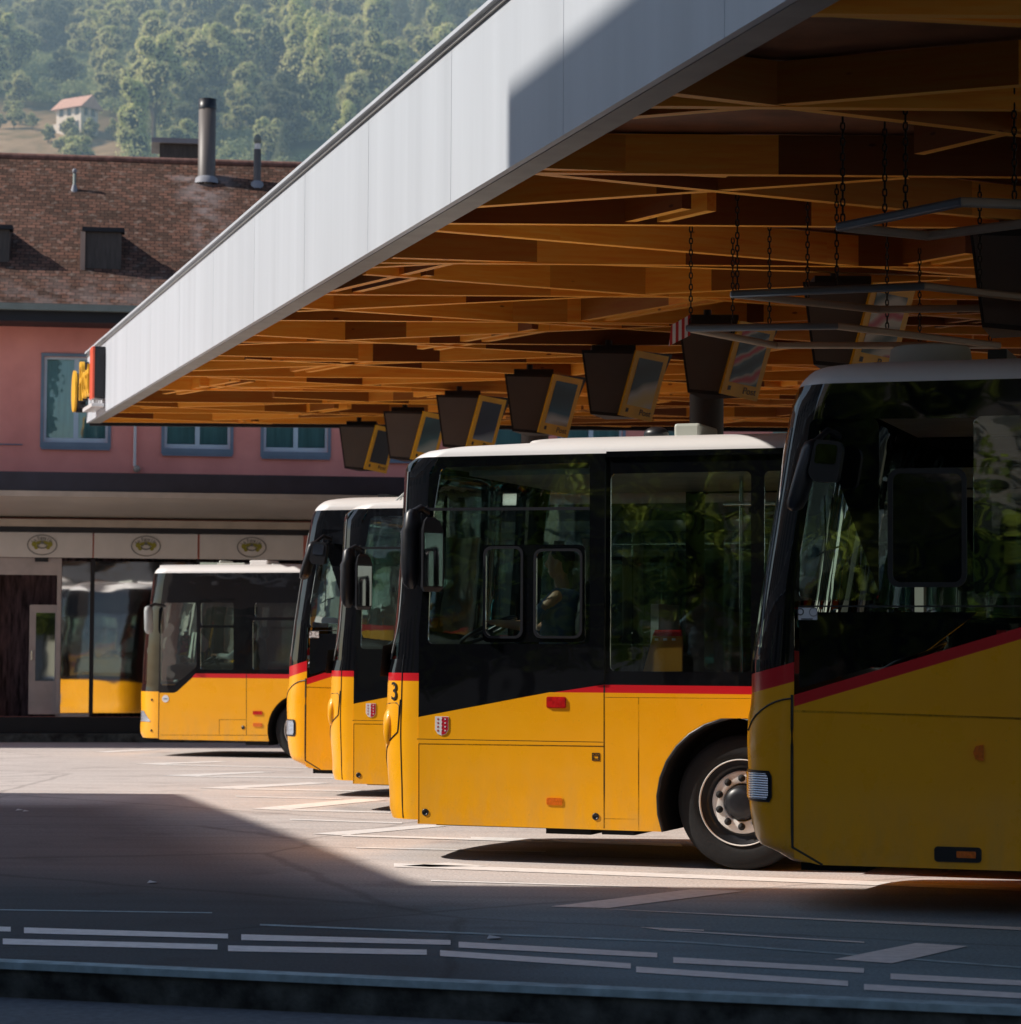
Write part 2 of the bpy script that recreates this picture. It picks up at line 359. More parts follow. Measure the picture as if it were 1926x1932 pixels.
def dashboard(b, root, x=-.05, zd=1.22, yc=.65, tiltw=.95):
    d = MB(); d.grid([[V((x + dx, y, z)) for y in (.16, b.W / 2, b.W - .2)] for dx, z in ((-.12, zd - .25), (-.1, zd - .02), (.15, zd + .03), (.35, zd - .05), (.38, zd - .4))]); d.build('dashboard', 'dark', root)
    mb = MB(); c = V((x + .62, yc, zd + .10)); ax = V((-.5, 0, 1)).normalized(); u = V((0, 1, 0)); w = ax.cross(u)
    P = [c + (u * cos(2 * pi * k / 24) + w * sin(2 * pi * k / 24)) * .225 for k in range(25)]
    mb.tube(P, .016, 8, False)
    for k in range(3): a = 2 * pi * k / 3 + .5; mb.tube([c, c + (u * cos(a) + w * sin(a)) * .22], .012, 6)
    mb.tube([c, c - ax * .5], .03, 8); mb.build('steering_wheel', 'satin', root)
    s = MB(); sx = x + 1.15
    s.ball((sx, yc, zd - .32), (.26, .24, .07)); s.ball((sx + .27, yc, zd + .06), (.09, .23, .42)); s.ball((sx + .33, yc, zd + .52), (.06, .13, .11)); s.tube([(sx, yc, zd - .9), (sx, yc, zd - .35)], .09)
    s.build('driver_seat', 'dark', root)
    return c, V((sx, yc, zd - .25))

def person(name, label, shirt, base, rz, hip, wheelc, bare=False):
    """seated driver, one continuous body; local frame = bus frame (faces -x)"""
    root = thing(name, label, 'person', base + Matrix.Rotation(rz, 3, 'Z') @ hip, rz)
    h = V((0, 0, .1)); ch = h + V((.08, 0, .44)); nk = ch + V((-.0, 0, .14)); hd = nk + V((-.04, 0, .17))
    wl = wheelc - hip
    hands = [wl + V((.07, -.20, .06)), wl + V((.07, .20, .06))]
    shs = [ch + V((-.0, -.19, .06)), ch + V((-.0, .19, .06))]
    def bones(mb, segs, n=12):
        for a, b, ra, rb in segs:
            a, b = V(a), V(b); k = max(2, int((b - a).length / .03)); 
            for i in range(k + 1): t = i / k; r = ra + (rb - ra) * t; mb.ball(a + (b - a) * t, r, n, 8)
    def remesh(o, vs, it=4):
        md = o.modifiers.new('r', 'REMESH'); md.mode = 'VOXEL'; md.voxel_size = vs; md.use_smooth_shade = True
        ms = o.modifiers.new('s', 'SMOOTH'); ms.factor = .5; ms.iterations = it
    body = MB()
    def torso(mb, g):
        bones(mb, [(h, h + V((.03, 0, .2)), .0, .0)][:0])
        for i in range(9):
            t = i / 8; c = h.lerp(ch + V((0, 0, .05)), t); mb.ball(c, (.115 + g + .01 * sin(pi * t), .165 + g + .02 * t, .07), 14, 8)
    torso(body, 0)
    bones(body, [(nk - V((0, 0, .1)), hd - V((0, 0, .06)), .058, .055)])
    body.ball(hd + V((0, 0, .02)), (.096, .078, .115), 18, 14); body.ball(hd + V((-.02, 0, -.05)), (.07, .06, .07), 14, 10)
    body.ball(hd + V((-.10, 0, -.005)), (.022, .015, .028), 8, 6)
    for sy in (-1, 1): body.ball(hd + V((.005, sy * .08, .0)), (.018, .01, .03), 8, 6); body.ball(hd + V((-.083, sy * .03, .022)), (.014, .016, .012), 8, 6)
    body.ball(hd + V((-.085, 0, -.055)), (.012, .026, .009), 8, 6)
    sleeves = MB()
    for k in (0, 1):
        s_ = -1 if k == 0 else 1
        sh = shs[k]; hn = hands[k]; mid = sh.lerp(hn, .48) + V((.04, s_ * .06, -.13))
        bones(body, [(sh, mid, .052, .042), (mid, hn + V((.08, 0, -.005)), .041, .027)])
        (bones(sleeves, [(sh - V((0, s_ * .03, 0)), sh.lerp(mid, .75) if bare else mid, .068, .056)] + ([] if bare else [(mid, mid.lerp(hn, .72), .056, .042)])))
        palm = hn + V((.045, 0, .0)); body.ball(palm, (.05, .038, .02), 10, 8)
        for j in range(4):
            y = (-.03 + .02 * j); ln = (.034, .04, .042, .036)[j]
            a = hn + V((.01, y, .01)); b_ = a + V((-ln, 0, .002)); c_ = b_ + V((-.012, 0, -ln * .8)); d_ = c_ + V((.02, 0, -.02))
            bones(body, [(a, b_, .0105, .0095), (b_, c_, .0095, .0085), (c_, d_, .0085, .007)], 8)
        a = hn + V((.05, s_ * -.03, 0)); bones(body, [(a, a + V((-.03, s_ * -.025, -.005)), .012, .011), (a + V((-.03, s_ * -.025, -.005)), a + V((-.055, s_ * -.02, -.015)), .011, .009)], 8)
    legs = MB()
    for s_ in (-1, 1):
        kn = V((-.44, s_ * .13, .13)); an = V((-.56, s_ * .12, -.30))
        bones(body, [(V((0, s_ * .09, .06)), kn, .08, .055), (kn, an, .052, .036)]); body.ball(an + V((-.07, 0, -.05)), (.12, .045, .035), 10, 8)
        bones(legs, [(V((0, s_ * .09, .06)), kn, .095, .07), (kn, an, .067, .055)])
    for i in range(3): legs.ball(V((0, 0, .03 + .04 * i)), (.14, .185, .08), 14, 8)
    bo = body.build('body', 'skin', root); remesh(bo, .0075, 2)
    sl = sleeves; torso(sl, .022); sl.ball(ch + V((0, 0, .06)), (.10, .17, .07), 14, 8)
    so = sl.build('shirt', shirt, root); remesh(so, .013, 5)
    lo = legs.build('trousers', 'trouser', root); remesh(lo, .014, 5)
    hr = MB(); hr.ball(hd + V((.02, 0, .055)), (.098, .084, .092), 16, 12); hr.ball(hd + V((.055, 0, .0)), (.05, .074, .075), 14, 10)
    hr.build('hair', 'hair', root)
    sh2 = MB()
    for s_ in (-1, 1): sh2.ball(V((-.63, s_ * .12, -.35)), (.14, .052, .045), 12, 8)
    sh2.build('shoe', 'dark', root)
    return root

# ================================================================== BUS A : low-floor city bus (number 3) + its twin
TH = rad(20)
def build_city_bus(B, root, number=None, driver=False):
    q = lambda x, y: Aq.L(*c4(x, y))
    zsk = q(600, 1694)[1]; zr0 = q(985, 1139)[1]; zr1 = q(985, 1106)[1]; zbl = q(1030, 150)[1]
    W = B.W; Lr = 10.4; wx, wz = q(1540, 1590); wz = .48; ar = .60; wx2 = wx + 5.4
    cap_y1 = Aq.L(*c4(150, 1090))[1]; cap_r1 = Aq.L(*c4(150, 1057))[1]; cap_w0 = Aq.L(*c4(150, 1000))[1]
    zb0 = Aq.L(*c4(150, 1672))[1]
    # wrapped front
    B.cap('front_panel', 'yellow', zb0 + .02, cap_y1, root); B.cap('front_stripe', 'red', cap_y1, cap_r1, root, rows=3)
    B.cap('windscreen_surround', 'black', cap_r1, cap_w0, root, rows=4)
    B.cap('pillar', 'black', cap_w0, zbl, root, 0, 5); B.cap('pillar', 'black', cap_w0, zbl, root, 28, 33)
    B.cap('windscreen', 'windscreen', cap_w0, zbl - .12, root, 4, 29); B.cap('destination_panel', 'black', zbl - .12, zbl, root, 4, 29, rows=3)
    zz = [cap_w0 + (zbl - .1 - cap_w0) * i / 14 for i in range(15)]
    B.strip('windscreen_seal', 'grey', [(4.4 + 3.0 * max(0, 1 - i / 3.0) ** 2, z) for i, z in enumerate(zz)], .012, root)
    B.strip('door_seam', 'satin', [(2.6, zb0 + .03 + (cap_w0 - zb0) * i / 10) for i in range(11)], .010, root, .001)
    B.strip('panel_groove', 'satin', [(2.8, 1.18), (3.0, 1.0), (3.1, .94), (4, .905), (5, .87), (6, .82), (7.2, .74), (8.5, .66)], .010, root, .002)
    B.strip('panel_groove', 'satin', [(3.0, .96), (3.0, 1.13), (3.5, 1.155), (5.5, 1.15), (7.5, 1.14)], .007, root, .002)
    # recessed lamp pod / grab bulge on the front corner
    o = B.outline(1.0); P = o[7]
    MB().ball((P[0] + .065, P[1], 1.01), (.075, .10, .12), 20, 14).build('lamp_pod', 'yellow', root)
    MB().ball((P[0] + .065, P[1] - .03, .96), (.06, .09, .15), 20, 14).build('corner_bulge', 'yellow', root)
    # side sheets
    zc = q(218, 1240)[1]; x1 = q(985, 0)[0]; xk = q(640, 1158)
    body = [(0, zb0), (q(215, 0)[0] + .02, zsk)] + [(wx - sqrt(ar ** 2 - (zsk - wz) ** 2), zsk)][:0]
    A1 = arch_pts(wx, wz, ar, zsk); A2 = arch_pts(wx2, wz, ar, zsk)
    top = [(Lr, zr0), (x1, zr0), q(760, 1137), q(225, 1238), (0, zc)]
    body = [(0, zsk + .005)] + A1 + A2 + [(Lr, zsk)] + top
    B.both('side_panel', 'yellow', [body], .012, 0, root)
    B.both('side_stripe', 'red', [[(x1, zr0), (Lr, zr0), (Lr, zr1), (x1, zr1), q(640, 1158), q(760, 1137)]], .010, 0, root)
    gl = [(0, zc)] + [q(225, 1238), q(640, 1158), (x1, zr1), (Lr, zr1), (Lr, zbl)] + B.seam_edge(zbl, zc)[0:]
    xg0 = q(215, 0)[0]
    def wr(x0, y0, x1_, y1, r=.05): a, b = q(x0, y0), q(x1_, y1); return rrect(a[0], a[1], b[0], b[1], r)
    w1 = rpoly([q(232, 385), q(478, 385), q(478, 915), q(260, 915), q(232, 880)], .06)
    w1 = w1[::-1]
    ups = rpoly([q(245, 200), q(930, 180), q(930, 372), q(245, 372)], .05)
    w2 = wr(497, 545, 640, 905); w3 = wr(705, 555, 885, 905); w5 = wr(235, 985, 460, 1130, .03)
    rear = [wr(1012, 235, 1590, 1055, .04)]; xr = q(1590, 0)[0]; xw = q(1012, 0)[0]; wl = q(1590, 0)[0] - xw
    zt_, zb_ = q(1012, 235)[1], q(1012, 1055)[1]
    k = 0
    while xr + .1 + wl * (k + 1) + .1 * k < Lr - .3 and k < 4:
        xa = xr + .1 + (wl + .1) * k; rear.append(rrect(xa, zb_, xa + wl, zt_, .04)); k += 1
    big = rpoly([q(310, 210), q(925, 188), q(925, 938), q(256, 938), q(268, 600), q(282, 385)], [.05, .04, .05, .05, 0, 0])[::-1]
    frame = B.both('window_band', 'black', [gl, big] + rear, .010, 0, root)
    def pane(poly, nm='window'):
        MB().plate([poly], B.T(-.001 + .006), .004).build(nm, 'glass', root)
        MB().plate([poly], lambda x, v, t: V((x, W + .001 - .006 + t, v)), .004).build(nm, 'glass', root)
    for p in [big] + rear: pane([(x, z) for x, z in p])
    B.both('window_frame', 'black', [rpoly([q(484, 528), q(905, 528), q(905, 930), q(484, 930)], .04)[::-1], w2, w3], .008, -.002, root)
    # sliding window frames
    for p in (w2, w3):
        xs = [a for a, b in p]; zs = [b for a, b in p]
        MB().plate([rrect(min(xs) - .018, min(zs) - .018, max(xs) + .018, max(zs) + .018, .06), p], B.T(-.011), .010).build('sliding_frame', 'satin', root)
    ln = MB(); line(ln, B, q(236, 382), q(925, 378), .022, -.006); ln.build('window_bar', 'satin', root)
    # a pillar post between the front section and the passenger section
    a, b = q(942, 155), q(1005, 1100); MB().plate([rrect(a[0], b[1], a[0] + .09, a[1], .01)], B.T(-.013), .010).build('door_post', 'black', root)
    MB().box((a[0] + .1, -.022, zbl - .03), (Lr - .1, -.002, zbl + .012)).build('rain_gutter', 'black', root)
    # lines
    ln = MB()
    for p0, p1, w in (((213, 1330), (985, 1343), .006), ((220, 1350), (985, 1361), .010), ((220, 1350), (220, 1678), .008), ((985, 1108), (985, 1700), .012), ((1127, 1160), (1127, 1706), .009),
                      ((985, 1659), (1127, 1661), .004), ((990, 1158), (1590, 1163), .004)):
        line(ln, B, q(*p0), q(*p1), w)
    ln.build('panel_gap', 'decaldark', root)
    # arch liner and wheels
    for wxx in (wx, wx2):
        for s0_, s1_ in ((.01, .55), (W - .55, W - .01)):
            ap = arch_pts(wxx, wz, ar - .002, zsk - .0); ml = MB().grid([[V((x, y, z)) for x, z in ap] for y in (s0_, s1_)], True); ml.add([V((x, s0_ if s0_ > 1 else s1_, z)) for x, z in ap], [tuple(range(len(ap)))]); ml.build('wheel_arch', 'rubber', root)
        wheel(root, wxx, .48, .05, W - .05, nuts_on=(number is not None and wxx == wx))
        rim = MB(); ap = arch_pts(wxx, wz, ar + .0, zsk); rim.tube([V((x, -.004, z)) for x, z in ap], .012, 6); rim.build('arch_lip', 'satin', root)
    # markers and badges
    for nm, mt, (x0, y0, x1_, y1), d in (('side_marker', 'redlens', (750, 1158, 825, 1200), .012), ('side_marker', 'amber', (748, 1572, 812, 1603), .008)):
        MB().plate([wr(x0, y0, x1_, y1, .012)], B.T(-.006 - d / 2), d, .0).build(nm, mt, root)
        MB().plate([wr(x0 - 3, y0 - 3, x1_ + 3, y1 + 3, .014)], B.T(-.008), .004).build('marker_base', 'redlens' if mt == 'redlens' else 'yellow', root)
    for cx, cy in ((247, 1632), (950, 1650)):
        a = q(cx, cy); MB().lathe((a[0], -.006, a[1]), [(.026, 0), (.026, -.006), (.018, -.008), (.016, .0), (0, -.003)], 'Y', 16).build('lock_cap', 'satin', root)
    e = MB(); a, b = q(935, 1387), q(967, 1420)
    e.plate([rrect(a[0], a[1], b[0], b[1], .004), rrect(a[0] + .006, a[1] - .006, b[0] - .006, b[1] + .006, .003)], B.T(-.008), .003)
    mx, mz = (a[0] + b[0]) / 2, (a[1] + b[1]) / 2
    e.plate([rrect(mx - .022, mz - .016, mx + .022, mz + .012, .002), rrect(mx - .018, mz - .012, mx + .018, mz + .008, .002)], B.T(-.008), .003)
    e.plate([rrect(mx - .014, mz + .013, mx - .006, mz + .018, .001)], B.T(-.008), .003); e.plate([rrect(mx + .006, mz + .013, mx + .014, mz + .018, .001)], B.T(-.008), .003)
    e.build('battery_symbol', 'decaldark', root)
    a = q(315, 1276); shield(B, root, a[0], a[1])
    if number:
        z = Aq.L(*c4(150, 1137))[1]; o = B.outline(z); i = 4; p, p2 = V(o[i - 1]), V(o[i + 1]); tdir = (p - p2).normalized(); c = V(o[i]); n = V((-tdir.y, tdir.x)); n = -n if n.x > 0 else n
        c3 = V((c.x, c.y, z)) + V((n.x, n.y, 0)) * .007
        MB().text(number, .19, lambda x, y, t: c3 + V((tdir.x, tdir.y, 0)) * x + V((0, 0, y)) + V((n.x, n.y, 0)) * t, .004).build('bay_number', 'decaldark', root)
    B.roof(zbl, zbl + .155, Lr, root)
    # roof fittings
    a = q(1190, 0)[0]; b = q(1300, 0)[0]; zt = zbl + .13
    rv = MB(); rv.box((a, .5, zt), (b, 1.0, zt + .12)); v = rv.build('roof_vent', 'cream', root)
    bv = v.modifiers.new('b', 'BEVEL'); bv.width = .02; bv.segments = 2
    MB().ball((q(1100, 0)[0], .6, zt + .05), (.10, .08, .06)).build('roof_antenna', 'satin', root)
    MB().ball((q(940, 0)[0], .7, zt + .015), (.04, .04, .02)).build('roof_bolt', 'satin', root)
    MB().plate([rrect(q(1015, 0)[0], .05, q(1015, 0)[0] + .05, 2.45, .01)], lambda x, y, t: V((x, y, zt + .03 - ((y - 1.25) / 1.25) ** 6 * .16 + t)), .01).build('roof_joint', 'white', root)
    # mirror pods hanging at the front corner
    o = B.outline(2.3)[6]; mx, my = o[0], o[1] - .10
    mtop, mbot = Aq.L(*c4(150, 385))[1], Aq.L(*c4(150, 712))[1]
    xm = q(205, 0)[0] + .09
    pod = MB()
    for y_, r0 in ((0, 1),):
        Pp = []
        for (x, z, rx, ry) in ((xm - .02, mtop, .035, .05), (xm - .028, mtop - .03, .075, .09), (xm - .03, mtop - .13, .088, .10), (xm - .045, mtop - .16, .09, .105), (xm - .045, mtop - .4, .092, .11), (xm - .043, mbot + .12, .088, .105), (xm - .04, mbot + .04, .07, .09), (xm - .03, mbot, .03, .04)):
            Pp.append([V((x - .04 + .74 * rx * cos(2 * pi * k / 20), -.10 + .8 * ry * sin(2 * pi * k / 20), z)) for k in range(21)])
        pod.grid(Pp)
    mo = pod.build('mirror', 'satin', root)
    sp = MB()
    for dz in (.17, .19, .21): sp.lathe((xm - .094, -.10, mtop - dz), [(.058, -.004), (.066, 0), (.058, .004)], 'Z', 24)
    sp.build('mirror_rib', 'grey', mo)
    MB().tube([(xm - .07, -.1, mtop - .03), (xm - .02, -.06, mtop + .01), (xm + .03, .05, mtop - .04)], .03).build('mirror_arm', 'satin', mo)
    x2 = q(275, 0)[0] + .06
    w_m = MB(); zA, zB = mtop - .16, mbot - .02; bp = [(x2 - .07, -.02), (x2 - .09, -.14), (x2 - .045, -.20), (x2 + .045, -.02)]
    for z_, k_ in ((zA + .10, .5), (zA + .04, .9), (zA, 1), (zB + .03, 1), (zB, .8)): pass
    cxm = sum(p[0] for p in bp) / 4; cym = sum(p[1] for p in bp) / 4
    rows_ = [[V((cxm + (x - cxm) * k_, cym + (y - cym) * k_, z_)) for x, y in bp + bp[:1]] for z_, k_ in ((zA + .10, .35), (zA + .07, .75), (zA, 1), (zB + .03, 1), (zB, .7))]
    w_m.grid(rows_, False); w_m.add(rows_[0][:4], [(0, 1, 2, 3)]); w_m.add(rows_[-1][:4], [(0, 1, 2, 3)]); p2 = w_m.build('inner_mirror', 'satin', mo)
    a_, b_ = V((x2 - .040, -.194)), V((x2 + .040, -.034)); nn = V((.895, -.445)) * .004
    MB().add([V((*(a_ + nn), zB + .04)), V((*(b_ + nn), zB + .04)), V((*(b_ + nn), zA - .02)), V((*(a_ + nn), zA - .02))], [(0, 1, 2, 3)]).build('mirror_glass', 'mirror', p2)
    # underbody
    u = MB(); u.box((.1, .12, zsk - .01), (wx - .75, W - .12, zsk + .25)); u.box((wx + .7, .12, zsk - .01), (wx2 - .7, W - .12, zsk + .25)); u.box((wx2 + .7, .12, zsk), (Lr - .1, W - .12, zsk + .3))
    u.box((.9, .3, zsk - .06), (1.25, .9, zsk)); u.box((1.35, .25, zsk - .05), (1.6, .7, zsk)); u.box((-.1, .25, zb0 - .02), (.2, .7, zb0 + .04)); u.build('chassis', 'rubber', root)
    MB().box((Lr, .02, zsk), (Lr + .06, W - .02, zr0)).build('rear_panel', 'yellow', root); MB().box((Lr, .03, zr0 + .003), (Lr + .05, W - .03, zbl)).build('rear_window', 'black', root)
    interior(B, root, Lr, .45, 1.2, zbl - .1)
    c, hip = dashboard(B, root, -.26, 1.60, .50)
    seats(root, (3.1, 3.9, 5.9, 7.0), W, .5)
    a, b = q(1100, 1052), q(1262, 900)
    t = q(1150, 880)
    sb = MB().plate([[q(1100, 1052), q(1262, 1052), q(1262, 905), q(1140, 905)]], B.T(.28), .03).build('orange_panel', 'seatwood', root)
    MB().plate([[q(1140, 904), q(1262, 904), q(1258, 878), q(1152, 878)]], B.T(.27), .03).build('panel_top', 'red', sb)
    for k in range(3): aa = q(1158 + 36 * k, 918); MB().box((aa[0] - .012, .245, aa[1] - .008), (aa[0] + .012, .262, aa[1] + .008)).build('panel_button', 'decalwhite', sb)
    a, b = q(1100, 1052), q(1262, 900); MB().box((a[0], .45, .5), (a[0] + .06, 1.0, 1.9)).build('driver_partition', 'cream', root)
    for x, yy in ((q(560, 0)[0], 1.9), (q(610, 0)[0], 1.9), (q(380, 0)[0], 2.2)): MB().box((x, yy, .6), (x + .05, yy + .12, 2.45)).build('door_leaf_edge', 'cream', root)
    return c, hip, root

silA = [c4(*p) for p in ((215, 1680), (150, 1668), (110, 1660), (97, 1640), (97, 1560), (88, 1450), (80, 1350), (78, 1300), (80, 1250), (85, 1200), (88, 1130), (90, 1060), (95, 1040), (105, 1000), (120, 860), (130, 750), (150, 450), (155, 330), (160, 230), (165, 200), (180, 180), (215, 158), (240, 140), (300, 128), (420, 113), (700, 101))]
pw = atY(*c4(1540, 1590), 18.87)
Aq = Bus(TH, c4(218, 1240), 19.3)
# put the seam exactly on the plane through the wheel centre
pp = hit(*c4(218, 1240), pw, Aq.ey); Aq.O = V((pp.x, pp.y, 0.0)); Aq.profile(silA)
rootA = thing('city_bus', 'yellow city bus marked 3, sunlit, in the centre of the picture', 'bus', Aq.O, -TH, 'yellow buses parked in a row')
wc, hip, _ = build_city_bus(Aq, rootA, number='3')
person('person', 'driver with bare forearm on the wheel of the bus marked 3', 'shirtblue', Aq.O, -TH, hip, wc, True)
# twin behind
pB = atY(*cF(487, 1390), pp.y * 1.333); Bq = Bus(TH, (0, 0), 20); Bq.O = V((pB.x, pB.y, gz(pB.y))); Bq.tab = Aq.tab; Bq.tilt = .41; Bq.wmin = .2
rootB = thing('city_bus', 'yellow city bus with shield badge, mostly hidden directly behind the bus marked 3', 'bus', Bq.O, -TH, 'yellow buses parked in a row')
build_city_bus(Bq, rootB)

for a_, b_ in (((555, 184), (757, 30)), ((605, 182), (655, 118))):
    a2, b2 = Bq.L(*cF(*a_)), Bq.L(*cF(*b_)); MB().tube([V((a2[0], .6, a2[1] - .06)), V((b2[0], .6, b2[1]))], [.012, .005], 6).build('antenna', 'grey', rootB)
# ================================================================== BUS E : high coach + its twin C
THE = rad(18)
def build_coach(B, root):
    q = lambda x, y: Eq.L(*c5(x, y)); W = B.W; Lr = 11.2
    zb = Eq.L(*c5(330, 1835))[1]; zbl = q(600, 172)[1]
    zy = q(250, 1290)[1]; zrt = q(250, 1250)[1]
    g = lambda i: min(i, 32 - i) / 16.0
    cy1 = lambda i: q(243, 1203)[1] + (q(243, 1250)[1] - q(243, 1203)[1]) * (1 - (1 - min(1, g(i) * 1.6)) ** 2)
    cr1 = lambda i: cy1(i) + .115
    zw = q(100, 1140)[1]
    B.cap('front_panel', 'yellow', Eq.L(*c5(235, 1815))[1] - .02, cy1, root, rows=22); B.cap('front_stripe', 'red', cy1, cr1, root, rows=3)
    B.cap('windscreen_surround', 'black', cr1, lambda i: max(zw + .02, cr1(i) + .01), root, rows=3)
    B.cap('pillar', 'black', lambda i: max(zw + .02, cr1(i) + .01), zbl, root, 0, 6, rows=24); B.cap('pillar', 'black', lambda i: max(zw + .02, cr1(i) + .01), zbl, root, 27, 33, rows=24)
    B.cap('windscreen', 'windscreen', zw + .02, zbl - .25, root, 5, 28, rows=24); B.cap('destination_panel', 'black', zbl - .25, zbl, root, 5, 28, rows=6)
    B.strip('door_seam', 'decaldark', [(.25, zb + .0 + (zrt - zb) * i / 10) for i in range(11)], .018, root, .002)
    B.strip('windscreen_seal', 'grey', [(5.2, zw + .05 + (zbl - .3 - zw) * i / 16) for i in range(17)], .010, root)
    z0 = q(240, 1262)[1]; B.strip('panel_groove', 'satin', [(.3 + k, z0 - .004 * k - .0035 * k * k) for k in range(8)], .012, root, .002)
    # headlamp set into the corner
    z1, z2 = q(130, 1512)[1], q(130, 1620)[1]
    for nm, mt, off, i0, i1, e in (('headlamp_bezel', 'satin', .006, 2.6, 9.8, .0), ('headlamp', 'lens', .013, 3.0, 9.2, .016)):
        R = []
        for r in range(7):
            z = z2 + e + (z1 - z2 - 2 * e) * r / 6; row = []
            o = B.outline(z)
            for k in range(9):
                i = i0 + (i1 - i0) * k / 8
                if r in (0, 6): i = i0 + (i1 - i0) * (.05 + .9 * k / 8)
                a = int(i); f = i - a; p = V(o[a]).lerp(V(o[a + 1]), f); d = V(o[a + 1]) - V(o[a]); n = V((d.y, -d.x)).normalized(); n = -n if n.x > 0 else n
                p = p + n * off; row.append(V((p.x, p.y, z)))
            R.append(row)
        hl = MB().grid(R).build(nm, mt, root)
    # side
    x9 = q(1025, 0)[0]; zy9 = q(1025, 1057)[1]; zr9 = q(1025, 1022)[1]; sl = (zy9 - zy) / x9; xe = x9 + .25
    A_ = [(0, Eq.L(*c5(240, 1812))[1]), (q(330, 0)[0], zb), ]
    wx = 2.35; wz = .5; ar = .62; zs = zb - .0
    A1 = arch_pts(wx, wz, ar, zs); A2 = arch_pts(wx + 6.1, wz, ar, zs)
    body = A_ + A1 + A2 + [(Lr, zs), (Lr, zy + sl * xe), (xe, zy + sl * xe), (0, zy)]
    B.both('side_panel', 'yellow', [body], .012, 0, root)
    B.both('side_stripe', 'red', [[(0, zy), (xe, zy + sl * xe), (Lr, zy + sl * xe), (Lr, zrt + sl * xe), (xe, zrt + sl * xe), (0, zrt)]], .010, 0, root)
    gl = [(0, zrt), (xe, zrt + sl * xe), (Lr, zrt + sl * xe), (Lr, zbl)] + B.seam_edge(zbl, zrt, 20)
    def P(*l): return [q(*p) for p in l]
    x12 = q(1160, 0)[0]
    w1 = rpoly(P((300, 300), (536, 300), (536, 925), (262, 925), (262, 640)), .05)[::-1]; w2 = rpoly(P((585, 488), (822, 488), (822, 862), (585, 862)), .05)[::-1]
    w3 = rpoly(P((262, 965), (880, 965), (700, 1100), (262, 1228)), [.03, .03, .03, .03])[::-1]
    zt_, zb_ = q(870, 290)[1], q(870, 915)[1]; xa = q(860, 0)[0]; ws = [w1, w2, w3]
    for k in range(5):
        x0 = xa + k * 1.62
        if x0 + 1.5 < Lr - .2: ws.append(rrect(x0, zb_, x0 + 1.5, zt_, .05))
    B.both('window_band', 'black', [gl] + ws, .010, 0, root)
    for p in ws:
        MB().plate([p], B.T(.005), .004).build('window', 'glass', root); MB().plate([p], lambda x, v, t: V((x, W - .005 + t, v)), .004).build('window', 'glass', root)
    xs = [a for a, b in w2]; zs_ = [b for a, b in w2]
    MB().plate([rrect(min(xs) - .03, min(zs_) - .03, max(xs) + .03, max(zs_) + .03, .07), w2], B.T(-.011), .010).build('sliding_frame', 'satin', root)
    ln = MB(); line(ln, B, q(245, 1306), (xe, q(1025, 1335)[1]), .014); line(ln, B, (xe, q(1025, 1335)[1]), (wx - .1 + .2, q(1025, 1335)[1]), .014); line(ln, B, q(262, 945), q(1025, 945), .010); ln.build('panel_gap', 'decaldark', root)
    for w_ in (wx, wx + 6.1):
        for s0_, s1_ in ((.01, .55), (W - .55, W - .01)):
            ap = arch_pts(w_, wz, ar - .002, zs); ml = MB().grid([[V((x, y, z)) for x, z in ap] for y in (s0_, s1_)], True); ml.add([V((x, s0_ if s0_ > 1 else s1_, z)) for x, z in ap], [tuple(range(len(ap)))]); ml.build('wheel_arch', 'rubber', root)
        wheel(root, w_, .49, .05, W - .05)
    a, b = q(862, 1420), q(898, 1478); MB().plate([rpoly([(b[0], a[1]), (b[0], b[1]), (a[0] + .015, b[1] + .01), (a[0], (a[1] + b[1]) / 2), (a[0] + .015, a[1] - .01)], .008)], B.T(-.015), .02).build('side_marker', 'amber', root)
    a, b = q(728, 1771), q(890, 1828); s = MB().plate([rrect(a[0], a[1], b[0], b[1], .02)], B.T(-.010), .012).build('side_lamp', 'satin', root)
    a, b = q(805, 1787), q(872, 1812); MB().plate([rrect(a[0], a[1], b[0], b[1], .006)], B.T(-.019), .008).build('lamp_lens', 'amber', s)
    a, b = q(260, 950), q(325, 992); s = MB().plate([rrect(a[0], a[1], b[0], b[1], .004)], B.T(-.010), .003).build('sticker', 'decalwhite', root)
    st = MB(); cx = (a[0] + b[0]) / 2; cz = (a[1] + b[1]) / 2
    st.plate([[(cx - .045 + .022 * cos(k * pi / 8), cz + .012 + .022 * sin(k * pi / 8)) for k in range(16)], [(cx - .045 + .016 * cos(k * pi / 8), cz + .012 + .016 * sin(k * pi / 8)) for k in range(16)]], B.T(-.013), .002)
    st.plate([[(cx + .035 + .026 * cos(k * pi / 8), cz + .010 + .026 * sin(k * pi / 8)) for k in range(16)], [(cx + .035 + .023 * cos(k * pi / 8), cz + .010 + .023 * sin(k * pi / 8)) for k in range(16)]], B.T(-.013), .002)
    st.plate([rrect(cx - .04, cz - .034, cx + .03, cz - .028, .001)], B.T(-.013), .002); st.build('sticker_print', 'decaldark', s)
    B.roof(zbl, zbl + .165, Lr, root)
    if B is Eq: MB().lathe((q(645, 0)[0], .75, zbl + .15), [(.33, 0), (.31, .02), (.26, .02), (.245, .12), (.225, .135), (0, .14)], 'Z', 28).build('roof_hatch', 'cream', root)
    zt = zbl + .15; MB().box((q(430, 0)[0], 1.3, zt), (q(500, 0)[0], 1.7, zt + .10)).build('roof_unit', 'satin', root); MB().box((q(830, 0)[0], 1.0, zt), (q(900, 0)[0], 1.5, zt + .14)).build('roof_unit', 'satin', root)
    # slanting outside mirror
    m1, m2 = q(340, 380), q(275, 625)
    r = MB(); a = V((m1[0] - .0, -.22, m1[1])); b = V((m2[0], -.26, m2[1])); rows = []
